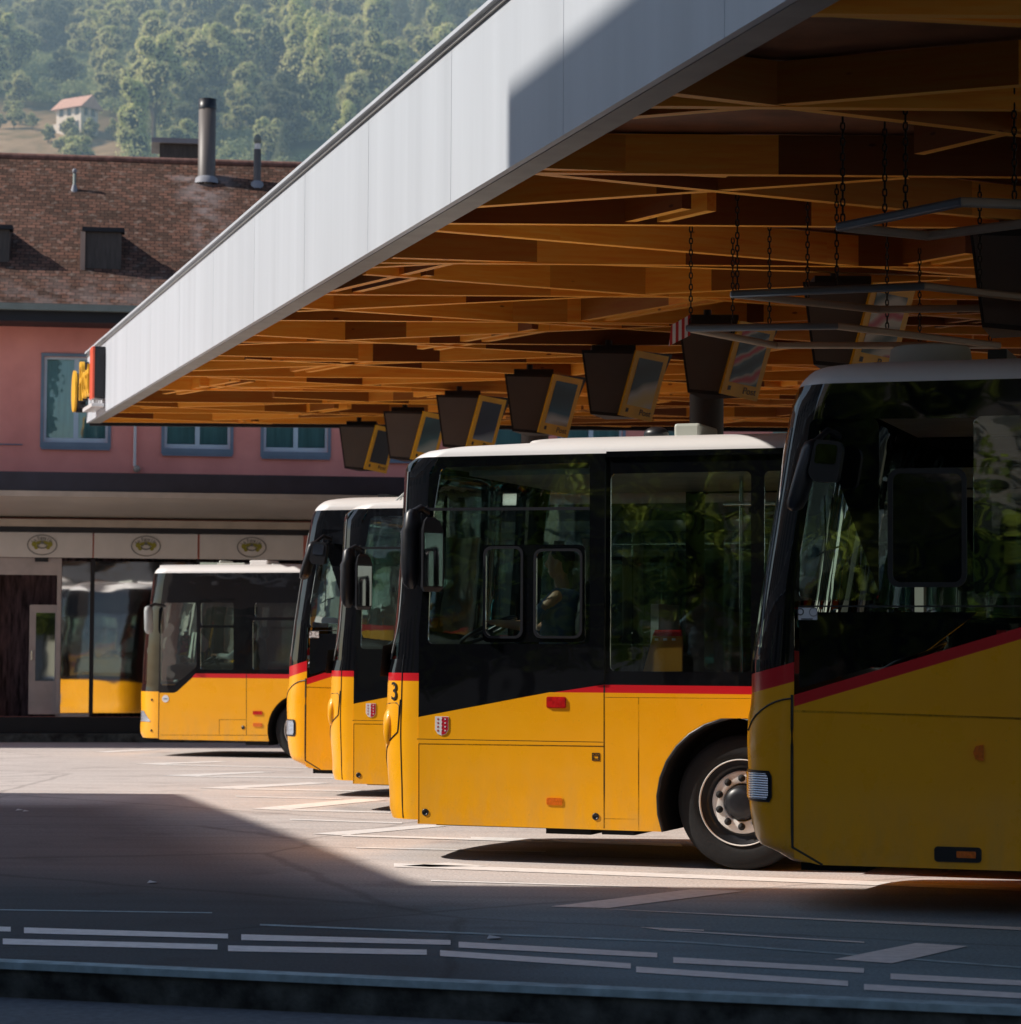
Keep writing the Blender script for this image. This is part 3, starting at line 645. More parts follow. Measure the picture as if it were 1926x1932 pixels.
    for t, rx in ((0, .02), (.04, .05), (.15, .06), (.85, .058), (.96, .045), (1, .015)):
        c = a.lerp(b, t); rows.append([c + V((rx * cos(2 * pi * k / 16), .10 * rx / .06 * sin(2 * pi * k / 16), 0)) for k in range(17)])
    mo = r.grid(rows).build('mirror', 'satin', root)
    MB().tube([a + V((0, 0, -.02)), a + V((.06, .1, .06)), a + V((.12, .26, .02))], .02).build('mirror_arm', 'satin', mo)
    p2 = MB().plate([rpoly([q(355, 385), q(440, 392), q(448, 420), q(430, 530), q(350, 528), q(330, 500)], .03)], B.T(-.3), .08).build('inner_mirror', 'satin', mo)
    MB().plate([rpoly([q(362, 400), q(432, 405), q(424, 470), q(352, 465)], .02)], B.T(-.345), .004).build('mirror_glass', 'mirror', p2)
    # long wiper arm seen through the glass
    wa = MB(); w_a = [q(310, 770), q(350, 745), q(400, 735)]; wa.tube([V((x, .12, z)) for x, z in w_a], .006, 5); w_b = [q(335, 560), q(340, 700), q(333, 820)]; wa.tube([V((x, .12, z)) for x, z in w_b], .006, 5); wa.build('wiper', 'satin', root)
    u = MB(); u.box((.1, .12, zs), (wx - .75, W - .12, zs + .25)); u.box((wx + .75, .12, zs - .0), (wx + 5.4, W - .12, zs + .25)); u.box((wx + 6.8, .12, zs), (Lr - .1, W - .12, zs + .3)); u.box((.0, .2, zs - .05), (.4, .6, zs)); u.build('chassis', 'rubber', root)
    MB().box((Lr, .02, zs), (Lr + .06, W - .02, zy + sl * xe)).build('rear_panel', 'yellow', root); MB().box((Lr, .03, zy + sl * xe + .004), (Lr + .05, W - .03, zbl)).build('rear_window', 'black', root)
    interior(B, root, Lr, .75, 1.3, zbl - .1); dashboard(B, root, -.02, 1.42, .62); seats(root, (2.6, 3.4, 4.2, 5.8, 7.0), W, .85, 'seat', .95)
    MB().box((.36, W - .30, .9), (.42, W - .18, 2.6)).build('door_leaf_edge', 'cream', root); MB().box((1.28, W - .3, .9), (1.34, W - .16, 2.5)).build('door_leaf_edge', 'cream', root)
    MB().box((1.0, 1.5, 1.0), (1.06, 1.9, 1.7)).build('ticket_machine', 'red', root)
silE = [c5(*p) for p in ((235, 1815), (165, 1790), (118, 1765), (100, 1700), (92, 1650), (88, 1600), (86, 1500), (82, 1420), (86, 1330), (95, 1290), (98, 1250), (98, 1140), (110, 1060), (125, 950), (150, 780), (185, 560), (210, 400), (235, 260), (250, 210), (268, 170), (292, 140), (320, 115), (355, 98), (420, 93))]
Eq = Bus(THE, c5(245, 1290), 15.87); Eq.profile(silE, .23)
rootE = thing('coach', 'yellow coach in shade at the right edge, nearest to the camera', 'bus', Eq.O, -THE, 'yellow buses parked in a row')
build_coach(Eq, rootE)
pC = atY(*cF(207, 1300), 29.4); Cq = Bus(THE, (0, 0), 20); Cq.O = V((pC.x, pC.y, gz(pC.y) - .0)); Cq.tab = Eq.tab; Cq.tilt = .23; Cq.wmin = .2
rootC = thing('coach', 'yellow coach with slanted red stripe between the farthest bus and the city buses', 'bus', Cq.O, -THE, 'yellow buses parked in a row')
build_coach(Cq, rootC)

# ================================================================== BUS D : far city bus
THD = rad(18)
Dq = Bus(THD, cC(215, 1350), 43.0)
silD = [cC(*p) for p in ((222, 1778), (120, 1768), (60, 1758), (45, 1745), (35, 1690), (36, 1612), (44, 1600), (44, 1500), (42, 1400), (42, 1330), (52, 1290), (55, 1200), (62, 1050), (80, 850), (105, 650), (135, 450), (152, 310), (165, 262), (185, 225), (215, 203))]
Dq.profile(silD, .475)
rootD = thing('city_bus', 'farthest yellow city bus on the left, in front of the shop', 'bus', Dq.O, -THD, 'yellow buses parked in a row')
def build_far_bus(B, root):
    q = lambda x, y: B.L(*cC(x, y)); W = B.W; Lr = 10.4
    zs = q(700, 1780)[1]; zbl = q(800, 258)[1]; zr0 = q(800, 1210)[1]; zr1 = q(800, 1172)[1]; zc = q(215, 1348)[1]; zw = q(100, 1270)[1]
    B.cap('front_panel', 'yellow', zs + .02, zc + .02, root); B.cap('windscreen_surround', 'black', zc + .02, zw, root, rows=4)
    B.cap('pillar', 'black', zw, zbl, root, 0, 5); B.cap('pillar', 'black', zw, zbl, root, 28, 33); B.cap('windscreen', 'windscreen', zw, zbl - .45, root, 4, 29); B.cap('destination_panel', 'black', zbl - .45, zbl, root, 4, 29, rows=5)
    B.strip('door_seam', 'satin', [(.2, zs + .03 + (zc - zs) * i / 8) for i in range(9)], .012, root, .002)
    ar = .58; wz = .46; wx = q(1515, 0)[0]
    A1 = arch_pts(wx, wz, ar, zs); A2 = arch_pts(wx + 5.4, wz, ar, zs)
    body = [(0, zs)] + A1 + A2 + [(Lr, zs), (Lr, zr0), q(510, 1212), q(375, 1335), q(345, 1349), (0, zc)]
    B.both('side_panel', 'yellow', [body], .012, 0, root)
    B.both('side_stripe', 'red', [[q(505, 1212), (Lr, zr0), (Lr, zr1), q(540, 1172)]], .010, 0, root)
    gl = [(0, zc), q(345, 1349), q(375, 1335), q(540, 1172), (Lr, zr1), (Lr, zbl)] + B.seam_edge(zbl, zc)
    P = lambda *l: [q(*p) for p in l]
    ws = [rpoly(P((255, 530), (550, 530), (550, 1110), (350, 1280), (225, 1280), (225, 700)), .04)[::-1]] + [rpoly(P((a, b), (c, b), (c, d), (a, d)), .04)[::-1] for a, b, c, d in ((590, 530, 885, 735), (585, 757, 885, 1138), (1080, 530, 1500, 662), (1060, 690, 1500, 1138))]
    for k in range(4): x0 = q(1560, 0)[0] + k * 1.7; ws.append(rrect(x0, q(0, 1138)[1], x0 + 1.5, q(0, 530)[1], .04))
    B.both('window_band', 'black', [gl] + ws, .010, 0, root)
    for p in ws: MB().plate([p], B.T(.005), .004).build('window', 'glass', root); MB().plate([p], lambda x, v, t: V((x, W - .005 + t, v)), .004).build('window', 'glass', root)
    ln = MB()
    for a, b, w in (((1003, 1178), (1003, 1732), .012), ((757, 1592), (1003, 1592), .010), ((757, 1592), (757, 1730), .010), ((222, 1732), (1190, 1734), .010)): line(ln, B, q(*a), q(*b), w)
    ln.build('panel_gap', 'decaldark', root)
    for w_ in (wx, wx + 5.4):
        for s0_, s1_ in ((.01, .55), (W - .55, W - .01)):
            ap = arch_pts(w_, wz, ar - .002, zs); ml = MB().grid([[V((x, y, z)) for x, z in ap] for y in (s0_, s1_)], True); ml.add([V((x, s0_ if s0_ > 1 else s1_, z)) for x, z in ap], [tuple(range(len(ap)))]); ml.build('wheel_arch', 'rubber', root)
        wheel(root, w_, .46, .05, W - .05)
    for mt, (a, b, c, d) in (('redlens', (1063, 1513, 1147, 1547)), ('amber', (1065, 1622, 1145, 1655))): p, r = q(a, b), q(c, d); MB().plate([rrect(p[0], p[1], r[0], r[1], .01)], B.T(-.012), .012).build('side_marker', mt, root)
    a = q(973, 1663); MB().lathe((a[0], -.006, a[1]), [(.03, 0), (.03, -.006), (0, -.007)], 'Y', 14).build('lock_cap', 'satin', root)
    a = q(268, 1402); s = MB().plate([[(a[0] + .06 * cos(k * pi / 10), a[1] + .06 * sin(k * pi / 10)) for k in range(20)]], B.T(-.009), .003).build('round_sticker', 'decalwhite', root)
    MB().plate([rrect(a[0] - .035, a[1] - .008, a[0] + .035, a[1] + .008, .003)], B.T(-.012), .003).build('sticker_print', 'shirtblue', s)
    # triangular headlamp
    R = []
    z1, z2 = q(80, 1512)[1], q(80, 1610)[1]
    for r in range(7):
        t = r / 6; z = z2 + (z1 - z2) * t; o = B.outline(z); row = []
        for k in range(7):
            i = 2.2 + 2.6 * t + (9.5 - 2.2 - 2.6 * t) * k / 6; a = int(i); p = V(o[a]).lerp(V(o[a + 1]), i - a); d = V(o[a + 1]) - V(o[a]); n = V((d.y, -d.x)).normalized(); n = -n if n.x > 0 else n
            p = p + n * .008; row.append(V((p.x, p.y, z)))
        R.append(row)
    MB().grid(R).build('headlamp', 'lens', root)
    for z in (q(0, 1410)[1], q(0, 1688)[1]): o = B.outline(z)[2]; MB().ball((o[0], o[1] - .0, z), .02, 10, 8).build('bumper_bolt', 'satin', root)
    B.roof(zbl, zbl + .15, Lr, root)
    zt = zbl + .13
    for (x0, x1_, h, mt, nm) in ((565, 590, .10, 'cream', 'roof_knob'), (850, 1015, .10, 'white', 'roof_unit'), (1050, 1140, .05, 'cream', 'roof_unit')):
        o = MB().box((q(x0, 0)[0], .8, zt), (q(x1_, 0)[0], 1.3, zt + h)).build(nm, mt, root); bv = o.modifiers.new('b', 'BEVEL'); bv.width = .02; bv.segments = 2
    MB().tube([(q(600, 0)[0], .6, zt + .03), (q(850, 0)[0], .6, zt + .03)], .02).build('roof_rail', 'cream', root)
    m1, m2 = q(160, 560), q(165, 815); rows = []
    for t, rx in ((0, .02), (.05, .07), (.2, .085), (.85, .085), (.96, .06), (1, .02)):
        c = V((m1[0], -.2, m1[1])).lerp(V((m2[0], -.2, m2[1])), t); rows.append([c + V((rx * .8 * cos(2 * pi * k / 16), rx * sin(2 * pi * k / 16), 0)) for k in range(17)])
    mo = MB().grid(rows).build('mirror', 'grey', root); MB().tube([(m1[0], -.2, m1[1] - .02), (m1[0] + .07, -.1, m1[1] + .03), (m1[0] + .2, .03, m1[1])], .025).build('mirror_arm', 'satin', mo)
    u = MB(); u.box((.1, .12, zs), (wx - .7, W - .12, zs + .25)); u.box((wx + .7, .12, zs), (wx + 4.7, W - .12, zs + .25)); u.box((wx + 6.1, .12, zs), (Lr - .1, W - .12, zs + .3)); u.box((wx - 1.0, .1, zs - .07), (wx - .6, .5, zs)); u.build('chassis', 'rubber', root)
    MB().box((Lr, .02, zs), (Lr + .06, W - .02, zr0)).build('rear_panel', 'yellow', root); MB().box((Lr, .03, zr0 + .004), (Lr + .05, W - .03, zbl)).build('rear_window', 'black', root)
    interior(B, root, Lr, .45, 1.2, zbl - .1)
    zd = q(0, 1090)[1]; c, hip = dashboard(B, root, .15, zd - .0, .45); seats(root, (3.0, 3.8, 6.2), W, .5)
    MB().box((.4, W - .3, .7), (.46, W - .2, 2.3)).build('door_leaf_edge', 'cream', root)
    return c, hip
wc, hip = build_far_bus(Dq, rootD)
person('person', 'driver in pale grey shirt holding the wheel of the farthest bus', 'shirt', Dq.O, -THD, hip, wc)

# ================================================================== GROUND
def mat_asphalt():
    m, nt, out = newmat('asphalt'); b = N(nt, 'ShaderNodeBsdfPrincipled'); nt.links.new(b.outputs[0], out.inputs[0]); setp(b, Roughness=.85, Specular_IOR_Level=.25)
    v = coords(nt); vs = coords(nt, (.10, 1.0, 1))
    fine = noise_t(nt, v, 48, 4, .75); big = noise_t(nt, v, .35, 5); st = noise_t(nt, vs, 3.0, 5, .6)
    base = ramp(nt, fine, [(.30, (.42, .375, .35)), (.5, (.64, .58, .55)), (.72, (.88, .82, .78))])
    base = mixc(nt, .25, base, ramp(nt, big, [(.3, (.62, .60, .60)), (.7, (1, 1, 1))]), 'MULTIPLY')
    base = mixc(nt, .4, base, ramp(nt, st, [(.35, (.70, .66, .64)), (.6, (1, 1, 1))]), 'MULTIPLY')
    # painted shade: base colour darkened where the street buildings' shadow falls
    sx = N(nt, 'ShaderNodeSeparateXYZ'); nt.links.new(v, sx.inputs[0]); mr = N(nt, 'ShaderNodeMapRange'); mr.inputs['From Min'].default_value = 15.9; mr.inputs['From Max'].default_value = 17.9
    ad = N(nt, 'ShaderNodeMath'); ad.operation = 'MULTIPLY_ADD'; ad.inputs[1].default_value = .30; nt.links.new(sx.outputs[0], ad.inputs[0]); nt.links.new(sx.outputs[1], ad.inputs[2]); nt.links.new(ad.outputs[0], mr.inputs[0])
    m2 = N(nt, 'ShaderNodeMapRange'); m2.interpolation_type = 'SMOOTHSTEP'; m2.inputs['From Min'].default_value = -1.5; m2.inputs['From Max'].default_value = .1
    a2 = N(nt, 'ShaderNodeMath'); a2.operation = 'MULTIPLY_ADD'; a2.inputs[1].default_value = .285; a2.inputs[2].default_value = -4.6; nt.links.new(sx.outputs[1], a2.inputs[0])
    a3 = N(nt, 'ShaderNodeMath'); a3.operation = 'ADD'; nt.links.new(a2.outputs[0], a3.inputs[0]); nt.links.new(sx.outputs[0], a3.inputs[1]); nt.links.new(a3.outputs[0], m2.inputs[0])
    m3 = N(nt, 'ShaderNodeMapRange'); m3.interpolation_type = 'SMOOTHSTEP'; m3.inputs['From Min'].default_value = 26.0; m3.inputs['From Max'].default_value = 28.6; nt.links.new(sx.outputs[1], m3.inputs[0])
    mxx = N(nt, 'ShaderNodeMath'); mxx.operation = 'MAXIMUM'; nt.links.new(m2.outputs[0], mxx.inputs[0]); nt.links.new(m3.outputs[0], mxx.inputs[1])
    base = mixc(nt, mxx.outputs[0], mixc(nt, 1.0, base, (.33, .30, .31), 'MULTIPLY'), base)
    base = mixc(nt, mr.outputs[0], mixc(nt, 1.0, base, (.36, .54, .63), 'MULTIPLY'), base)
    vo = N(nt, 'ShaderNodeTexVoronoi'); vo.feature = 'DISTANCE_TO_EDGE'; vo.inputs['Scale'].default_value = .22; nv = N(nt, 'ShaderNodeMixRGB'); nv.inputs[0].default_value = .12; nt.links.new(v, nv.inputs[1])
    nn = N(nt, 'ShaderNodeTexNoise'); nn.inputs['Scale'].default_value = 1.5; nn.inputs['Detail'].default_value = 5; nt.links.new(v, nn.inputs['Vector']); nt.links.new(nn.outputs['Color'], nv.inputs[2]); nt.links.new(nv.outputs[0], vo.inputs['Vector'])
    base = mixc(nt, .4, base, ramp(nt, vo.outputs['Distance'], [(.0, (.35, .33, .33)), (.004, (.55, .53, .53)), (.007, (1, 1, 1))]), 'MULTIPLY')
    base = mixc(nt, .5, base, ramp(nt, noise_t(nt, v, 1.1, 4, .6), [(.30, (.55, .52, .52)), (.42, (1, 1, 1))]), 'MULTIPLY')
    nt.links.new(base, b.inputs['Base Color'])
    nt.links.new(bump(nt, fine, .5, .006), b.inputs['Normal']); return m
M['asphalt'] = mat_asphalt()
M['paint'] = pbr('road marking paint', (.86, .83, .81), .6, var=.12, vs=14, bmp=.2)
M['kerb'] = pbr('mossy kerb stone', (.06, .065, .06), .9, var=.85, vs=6, bmp=.8, bs=25)
M['kerbtop'] = pbr('worn kerb edge', (.34, .46, .50), .8, var=.3, vs=9)
M['nearroad'] = pbr('near road asphalt', (.13, .145, .165), .9, var=.25, vs=20, bmp=.4, bs=60)
kl, kr = ground(-400, 1803), ground(2500, 1935)
kd = (kr - kl).normalized(); kn = V((kd.y, -kd.x, 0))       # toward the camera
def kp(x, off=0): t = (x - kl.x) / kd.x; return kl + kd * t + kn * off
mb = MB(); ys = []
rows = []
def keep(x): return kp(x)
for i in range(40):
    t = i / 39; row = []
    for j in range(41):
        x = -60 + 120 * j / 40; k0 = kp(x); y1 = 100; tt = t ** 1.6; y = k0.y + (y1 - k0.y) * tt; row.append(V((x, y, gz(y))))
    rows.append(row)
rows.append([V((p.x, 140, gz(140))) for p in rows[-1]])
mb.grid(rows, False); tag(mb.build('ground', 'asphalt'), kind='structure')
mb = MB(); mb.grid([[V((x, kp(x, .03).y, -.15)) for x in (-60, 60)], [V((-60, -60, -.15)), V((60, -60, -.15))]], False); tag(mb.build('road', 'nearroad'), kind='structure')
mb = MB(); mb.add([kp(-60, -.10) + V((0, 0, -.4)), kp(60, -.10) + V((0, 0, -.4)), kp(60, .03) + V((0, 0, -.4)), kp(-60, .03) + V((0, 0, -.4)), kp(-60, -.10) + V((0, 0, .006)), kp(60, -.10) + V((0, 0, .006)), kp(60, .015) + V((0, 0, .006)), kp(-60, .015) + V((0, 0, .006)), ],
                [(0, 1, 5, 4), (1, 2, 6, 5), (2, 3, 7, 6), (3, 0, 4, 7), (0, 3, 2, 1)]); kb = mb.build('kerb', 'kerb'); tag(kb, kind='structure')
mb = MB(); mb.beam(kp(-60, -.02) + V((0, 0, -.012)), kp(60, -.02) + V((0, 0, -.012)), .12, .034); tag(mb.build('kerb_edge', 'kerbtop'), kind='structure')
# painted markings
def mark(polys, name='road_marking', mat='paint', dz=.004):
    mb = MB()
    for p in polys:
        q = [ground(*c) + V((0, 0, dz)) for c in p]
        # split long quads so that they follow the ground
        if len(q) == 4:
            n = 10; rows = [[q[0].lerp(q[1], i / n) for i in range(n + 1)], [q[3].lerp(q[2], i / n) for i in range(n + 1)]]
            for r in rows:
                for v in r: v.z = gz(v.y) + dz
            mb.grid(rows, False)
        else: mb.add(q, [tuple(range(len(q)))])
    o = mb.build(name, mat); return tag(o, kind='structure')
G = lambda *l: [cG(*p) for p in l]; H = lambda *l: [cH(*p) for p in l]
def band(p, q, w0, w1): return [p, q, (q[0], q[1] + w1), (p[0], p[1] + w0)]
bay = []
bay += [G((-440, 478 - 12), (1926, 556), (1926, 571), (-440, 478 + 2))]          # long line under coach
bay += [G((-150, 366), (640, 392), (650, 404), (-150, 373))]
bay += [H((1400, 440), (1560, 428), (1700, 440), (1500, 444))]
bay += [G((150, 630), (680, 565), (890, 571), (370, 636))]
bay += [G((150, 630), (1926, 708), (1926, 720), (360, 640))]
bay += [G((-300, 530), (600, 556), (600, 560), (-300, 534))]
bay += [G((1220, 830), (1530, 768), (1726, 780), (1440, 845))]
bay += [H((1085, 327), (1480, 296), (1560, 300), (1190, 333)), H((1190, 330), (1926, 352), (1926, 358), (1190, 336)), H((1240, 374), (1900, 388), (1900, 392), (1240, 377))]
bay += [H((870, 240), (1250, 205), (1350, 209), (980, 245)), H((980, 241), (1360, 251), (1360, 255), (980, 246)), H((1010, 275), (1400, 288), (1400, 292), (1010, 279))]
bay += [H((690, 167), (1080, 148), (1150, 151), (800, 171)), H((800, 168), (1360, 178), (1360, 182), (800, 172)), H((820, 195), (1190, 205), (1190, 208), (820, 198))]
bay += [H((560, 124), (900, 110), (960, 112), (660, 127)), H((660, 125), (1160, 131), (1160, 134), (660, 128)), H((460, 83), (760, 74), (800, 76), (540, 86)), H((540, 84), (1080, 97), (1080, 99), (540, 87)), H((330, 40), (520, 33), (560, 34), (380, 43))]
bay += [G((488, 708), (730, 718), (730, 722), (560, 718)), G((560, 716), (1335, 763), (1335, 768), (560, 720))]
mark(bay)
lane = []
for a, b in ((((-350, 1738), (20, 1750))), ((45, 1751), (430, 1763)), ((455, 1764), (850, 1775)), ((865, 1778), (1240, 1799)), ((1270, 1807), (1630, 1828)), ((1680, 1838), (2050, 1858))): lane.append(band(a, b, 11, 9))
for a, b in ((((-350, 1760), (-20, 1770))), ((5, 1772), (410, 1783)), ((430, 1785), (805, 1793)), ((830, 1794), (1190, 1819)), ((1200, 1825), (1600, 1852)), ((1630, 1858), (2050, 1882))): lane.append(band(a, b, 11, 10))
mark(lane, 'lane_marking')
thin = [band((490, 1744), (1300, 1777), 3, 3), band((1300, 1777), (2100, 1838), 3, 3), band((-300, 1712), (400, 1722), 2, 2)]
mark(thin, 'lane_seam', 'kerbtop', .003)
# litter
M['litter'] = pbr('paper litter', (.7, .7, .7), .8)
for k, (px, py, s) in enumerate(((38, 1530, .03), (50, 1532, .025), (288, 1667, .025), (933, 1772, .03))):
    p = ground(px, py); mb = MB(); mb.add([p + V((-s * 1.4, -s, .006)), p + V((s * 1.2, -s, .012)), p + V((s, s * 1.5, .006)), p + V((-s, s, .02))], [(0, 1, 2), (0, 2, 3)])
    tag(mb.build('paper_scrap', 'litter', loc=p), 'white paper scrap on the shaded asphalt, ' + ['leftmost near the edge of the shadow', 'right one of the pair', 'alone left of centre', 'the one nearest the dashed lane lines'][k], 'litter')

# ================================================================== CANOPY
TIP_Z = 45.5
P0 = atY(163, 798, TIP_Z)
ed = V((1305 / F, -1.0, -.0235)); EL = 1.0                      # per metre toward the camera
VX, VY = -342.0, 1103.0
dv = ray(VX, VY); ed = -dv / dv.y                              # edge direction toward the camera
phi = rad(2.0); vd = V((cos(phi), sin(phi), 0.0))
eh = V((ed.x, ed.y, 0))
def cz(x, y):                                                  # underside height
    dx, dy = x - P0.x, y - P0.y
    det = eh.x * vd.y - eh.y * vd.x; u = (dx * vd.y - dy * vd.x) / det
    return P0.z + ed.z * u
UMAX = 38.0; VMAX = 26.0
def cpt(u, v, dz=0): p = P0 + ed * u + vd * v; return V((p.x, p.y, p.z + dz))
M['fascia'] = pbr('pale grey metal cladding', (.545, .575, .62), .45, 0, 0, .07, 1.3, (1.6, 1.6, .12), bmp=.06, bs=1.5)
M['soffit'] = pbr('grey soffit trim', (.30, .29, .27), .6)
M['deck'] = pbr('timber deck boards', (.20, .07, .025), .7, var=.3)
def N_div(nt, s_):
    n = N(nt, 'ShaderNodeMath'); n.operation = 'MULTIPLY'; n.inputs[1].default_value = 1 / 1.35; nt.links.new(s_, n.inputs[0]); return n.outputs[0]
def mat_wood():
    m, nt, out = newmat('glulam timber'); b = N(nt, 'ShaderNodeBsdfPrincipled'); nt.links.new(b.outputs[0], out.inputs[0]); setp(b, Roughness=.5, Specular_IOR_Level=.35)
    at = N(nt, 'ShaderNodeAttribute'); at.attribute_name = 'uvw'; at.attribute_type = 'GEOMETRY'
    mp = N(nt, 'ShaderNodeMapping'); mp.inputs['Scale'].default_value = (.6, 9, 9); nt.links.new(at.outputs['Vector'], mp.inputs[0])
    g = noise_t(nt, mp.outputs[0], 3, 6, .65)
    at2 = N(nt, 'ShaderNodeAttribute'); at2.attribute_name = 'shade'; at2.attribute_type = 'GEOMETRY'
    col = ramp(nt, g, [(.25, (.92, .25, .02)), (.5, (1.0, .38, .035)), (.8, (1.0, .50, .09))])
    mv = N(nt, 'ShaderNodeMapping'); mv.inputs['Scale'].default_value = (1.3, 3.5, 3.5); nt.links.new(at.outputs['Vector'], mv.inputs[0])
    vo = N(nt, 'ShaderNodeTexVoronoi'); vo.inputs['Scale'].default_value = 1.6; nt.links.new(mv.outputs[0], vo.inputs['Vector'])
    kn_ = ramp(nt, vo.outputs['Distance'], [(.0, (.16, .05, .015)), (.055, (.25, .09, .02)), (.085, (1, 1, 1))])
    col = mixc(nt, .8, col, kn_, 'MULTIPLY')
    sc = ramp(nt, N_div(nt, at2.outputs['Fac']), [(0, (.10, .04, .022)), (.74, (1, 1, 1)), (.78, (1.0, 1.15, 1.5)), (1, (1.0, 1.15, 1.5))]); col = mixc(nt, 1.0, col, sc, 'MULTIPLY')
    nt.links.new(col, b.inputs['Base Color']); nt.links.new(bump(nt, g, .1, .005), b.inputs['Normal']); return m
M['wood'] = mat_wood()
can = thing('station_canopy', 'large flat bus station roof with pale metal fascia and timber lattice underside', 'canopy', V((P0.x, P0.y, P0.z)))
LO = can.location.copy(); FH = 1.19
up = V((0, 0, 1)); out_n = V((eh.y, -eh.x, 0)).normalized(); out_n = out_n if out_n.x < 0 else -out_n
# fascia in panels
mb = MB(); n = 13; pl = UMAX / n
for i in range(n):
    a = cpt(i * pl + .004, 0); b = cpt((i + 1) * pl - .004, 0); vs = []
    for p in (a, b):
        for o_, h in ((0, 0), (.05, 0), (.05, FH), (0, FH)): vs.append(p - out_n * o_ + up * h)
    mb.add(vs, [(0, 1, 2, 3), (4, 7, 6, 5), (0, 4, 5, 1), (3, 2, 6, 7), (0, 3, 7, 4), (1, 5, 6, 2)])
mb.build('fascia', 'fascia', can, LO)
mb = MB(); a = cpt(-.03, 0) - out_n * .04; b = cpt(UMAX, 0) - out_n * .04
mb.beam(cpt(-.03, 0) + out_n * .012 + up * (FH - .045), cpt(UMAX, 0) + out_n * .012 + up * (FH - .045), .02, .006); mb.build('flashing_line', 'soffit', can, LO)
mb = MB(); mb.beam(cpt(-.02, 0) - out_n * .0 + up * (FH + .002), cpt(UMAX, 0) + up * (FH + .002), .09, .03); mb.build('top_cap', 'fascia', can, LO)
mb = MB(); mb.beam(cpt(.0, 0) - out_n * .14 - up * .006, cpt(UMAX, 0) - out_n * .14 - up * .006, .18, .05); mb.build('soffit_strip', 'soffit', can, LO)
mb = MB(); mb.beam(cpt(0.03, .05) - up * .05, cpt(.03, VMAX) - up * .05, .06, .98); mb.build('end_fascia', 'satin', can, LO)
mb = MB(); q4 = [cpt(.02, .05), cpt(UMAX, .05), cpt(UMAX, VMAX), cpt(.02, VMAX)]
mb.add([p + up * .285 for p in q4] + [p + up * (FH - .02) for p in q4], [(0, 1, 2, 3), (4, 7, 6, 5), (0, 4, 5, 1), (1, 5, 6, 2), (2, 6, 7, 3), (3, 7, 4, 0)]); mb.build('roof_deck', 'deck', can, LO)
# timber beams
def clip(p, d):
    """clip the plan line p + t d to the canopy parallelogram in (u,v)"""
    det = eh.x * vd.y - eh.y * vd.x
    def uv(q): dx, dy = q[0] - P0.x, q[1] - P0.y; return ((dx * vd.y - dy * vd.x) / det, (eh.x * dy - eh.y * dx) / det)
    u0, v0 = uv(p); u1, v1 = uv((p[0] + d[0], p[1] + d[1])); du, dv_ = u1 - u0, v1 - v0; lo, hi = -1e9, 1e9
    for c, dc, mn, mx in ((u0, du, .1, UMAX - 1), (v0, dv_, .24, VMAX - .2)):
        if abs(dc) < 1e-9:
            if c < mn or c > mx: return None
            continue
        a, b = (mn - c) / dc, (mx - c) / dc
        if a > b: a, b = b, a
        lo, hi = max(lo, a), min(hi, b)
    return (lo, hi) if hi - lo > .4 else None
nb = [0]; extra = MB(); extra_attr = []
def beam_obj(p, q, w=.09, h=.55, dz=0.0, shade=1.0, seg=True, sink=None):
    p3 = V((p[0], p[1], cz(*p[:2]) + dz)); q3 = V((q[0], q[1], cz(*q[:2]) + dz)); d = q3 - p3; L = d.length; d.normalize(); sd = d.cross(up).normalized()
    cuts = [0.0]
    while cuts[-1] < L - .01: cuts.append(min(L, cuts[-1] + random.uniform(1.4, 3.0)))
    vs, fs, uvw, shd = [], [], [], []
    for a, b in zip(cuts, cuts[1:]):
        s_ = max(.0, min(1, shade * random.choice((.10, .25, .7, 1.0, 1.0, 1.0)))); o = len(vs); base = random.uniform(0, 50)  # dark and bright runs paint in unlit and lit beam faces
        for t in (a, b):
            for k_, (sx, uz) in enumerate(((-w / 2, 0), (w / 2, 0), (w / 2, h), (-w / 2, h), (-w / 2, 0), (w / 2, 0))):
                vs.append(p3 + d * t + sd * sx + up * uz); uvw.append((t, base + sx, base + uz)); shd.append(1.35 if k_ > 3 else s_)  # bottom faces coloured paler to stand in for bounced ground light
        fs += [tuple(o + i for i in f) for f in ((4, 10, 11, 5), (3, 2, 8, 9), (0, 3, 9, 6), (1, 7, 8, 2))]
        if a == 0: fs.append((o, o + 1, o + 2, o + 3))
        if b >= L - .01: fs.append((o + 6, o + 9, o + 8, o + 7))
    return vs, fs, uvw, shd
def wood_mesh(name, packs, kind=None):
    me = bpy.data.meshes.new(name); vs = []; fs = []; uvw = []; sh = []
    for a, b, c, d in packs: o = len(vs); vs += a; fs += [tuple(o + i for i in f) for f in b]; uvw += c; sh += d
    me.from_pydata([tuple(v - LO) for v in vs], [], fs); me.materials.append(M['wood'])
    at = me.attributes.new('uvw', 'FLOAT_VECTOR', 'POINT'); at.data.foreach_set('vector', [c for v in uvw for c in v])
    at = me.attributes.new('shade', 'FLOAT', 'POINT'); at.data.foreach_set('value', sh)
    o = bpy.data.objects.new(name, me); C.objects.link(o); o.parent = can
    if kind: o['kind'] = kind
beams = []
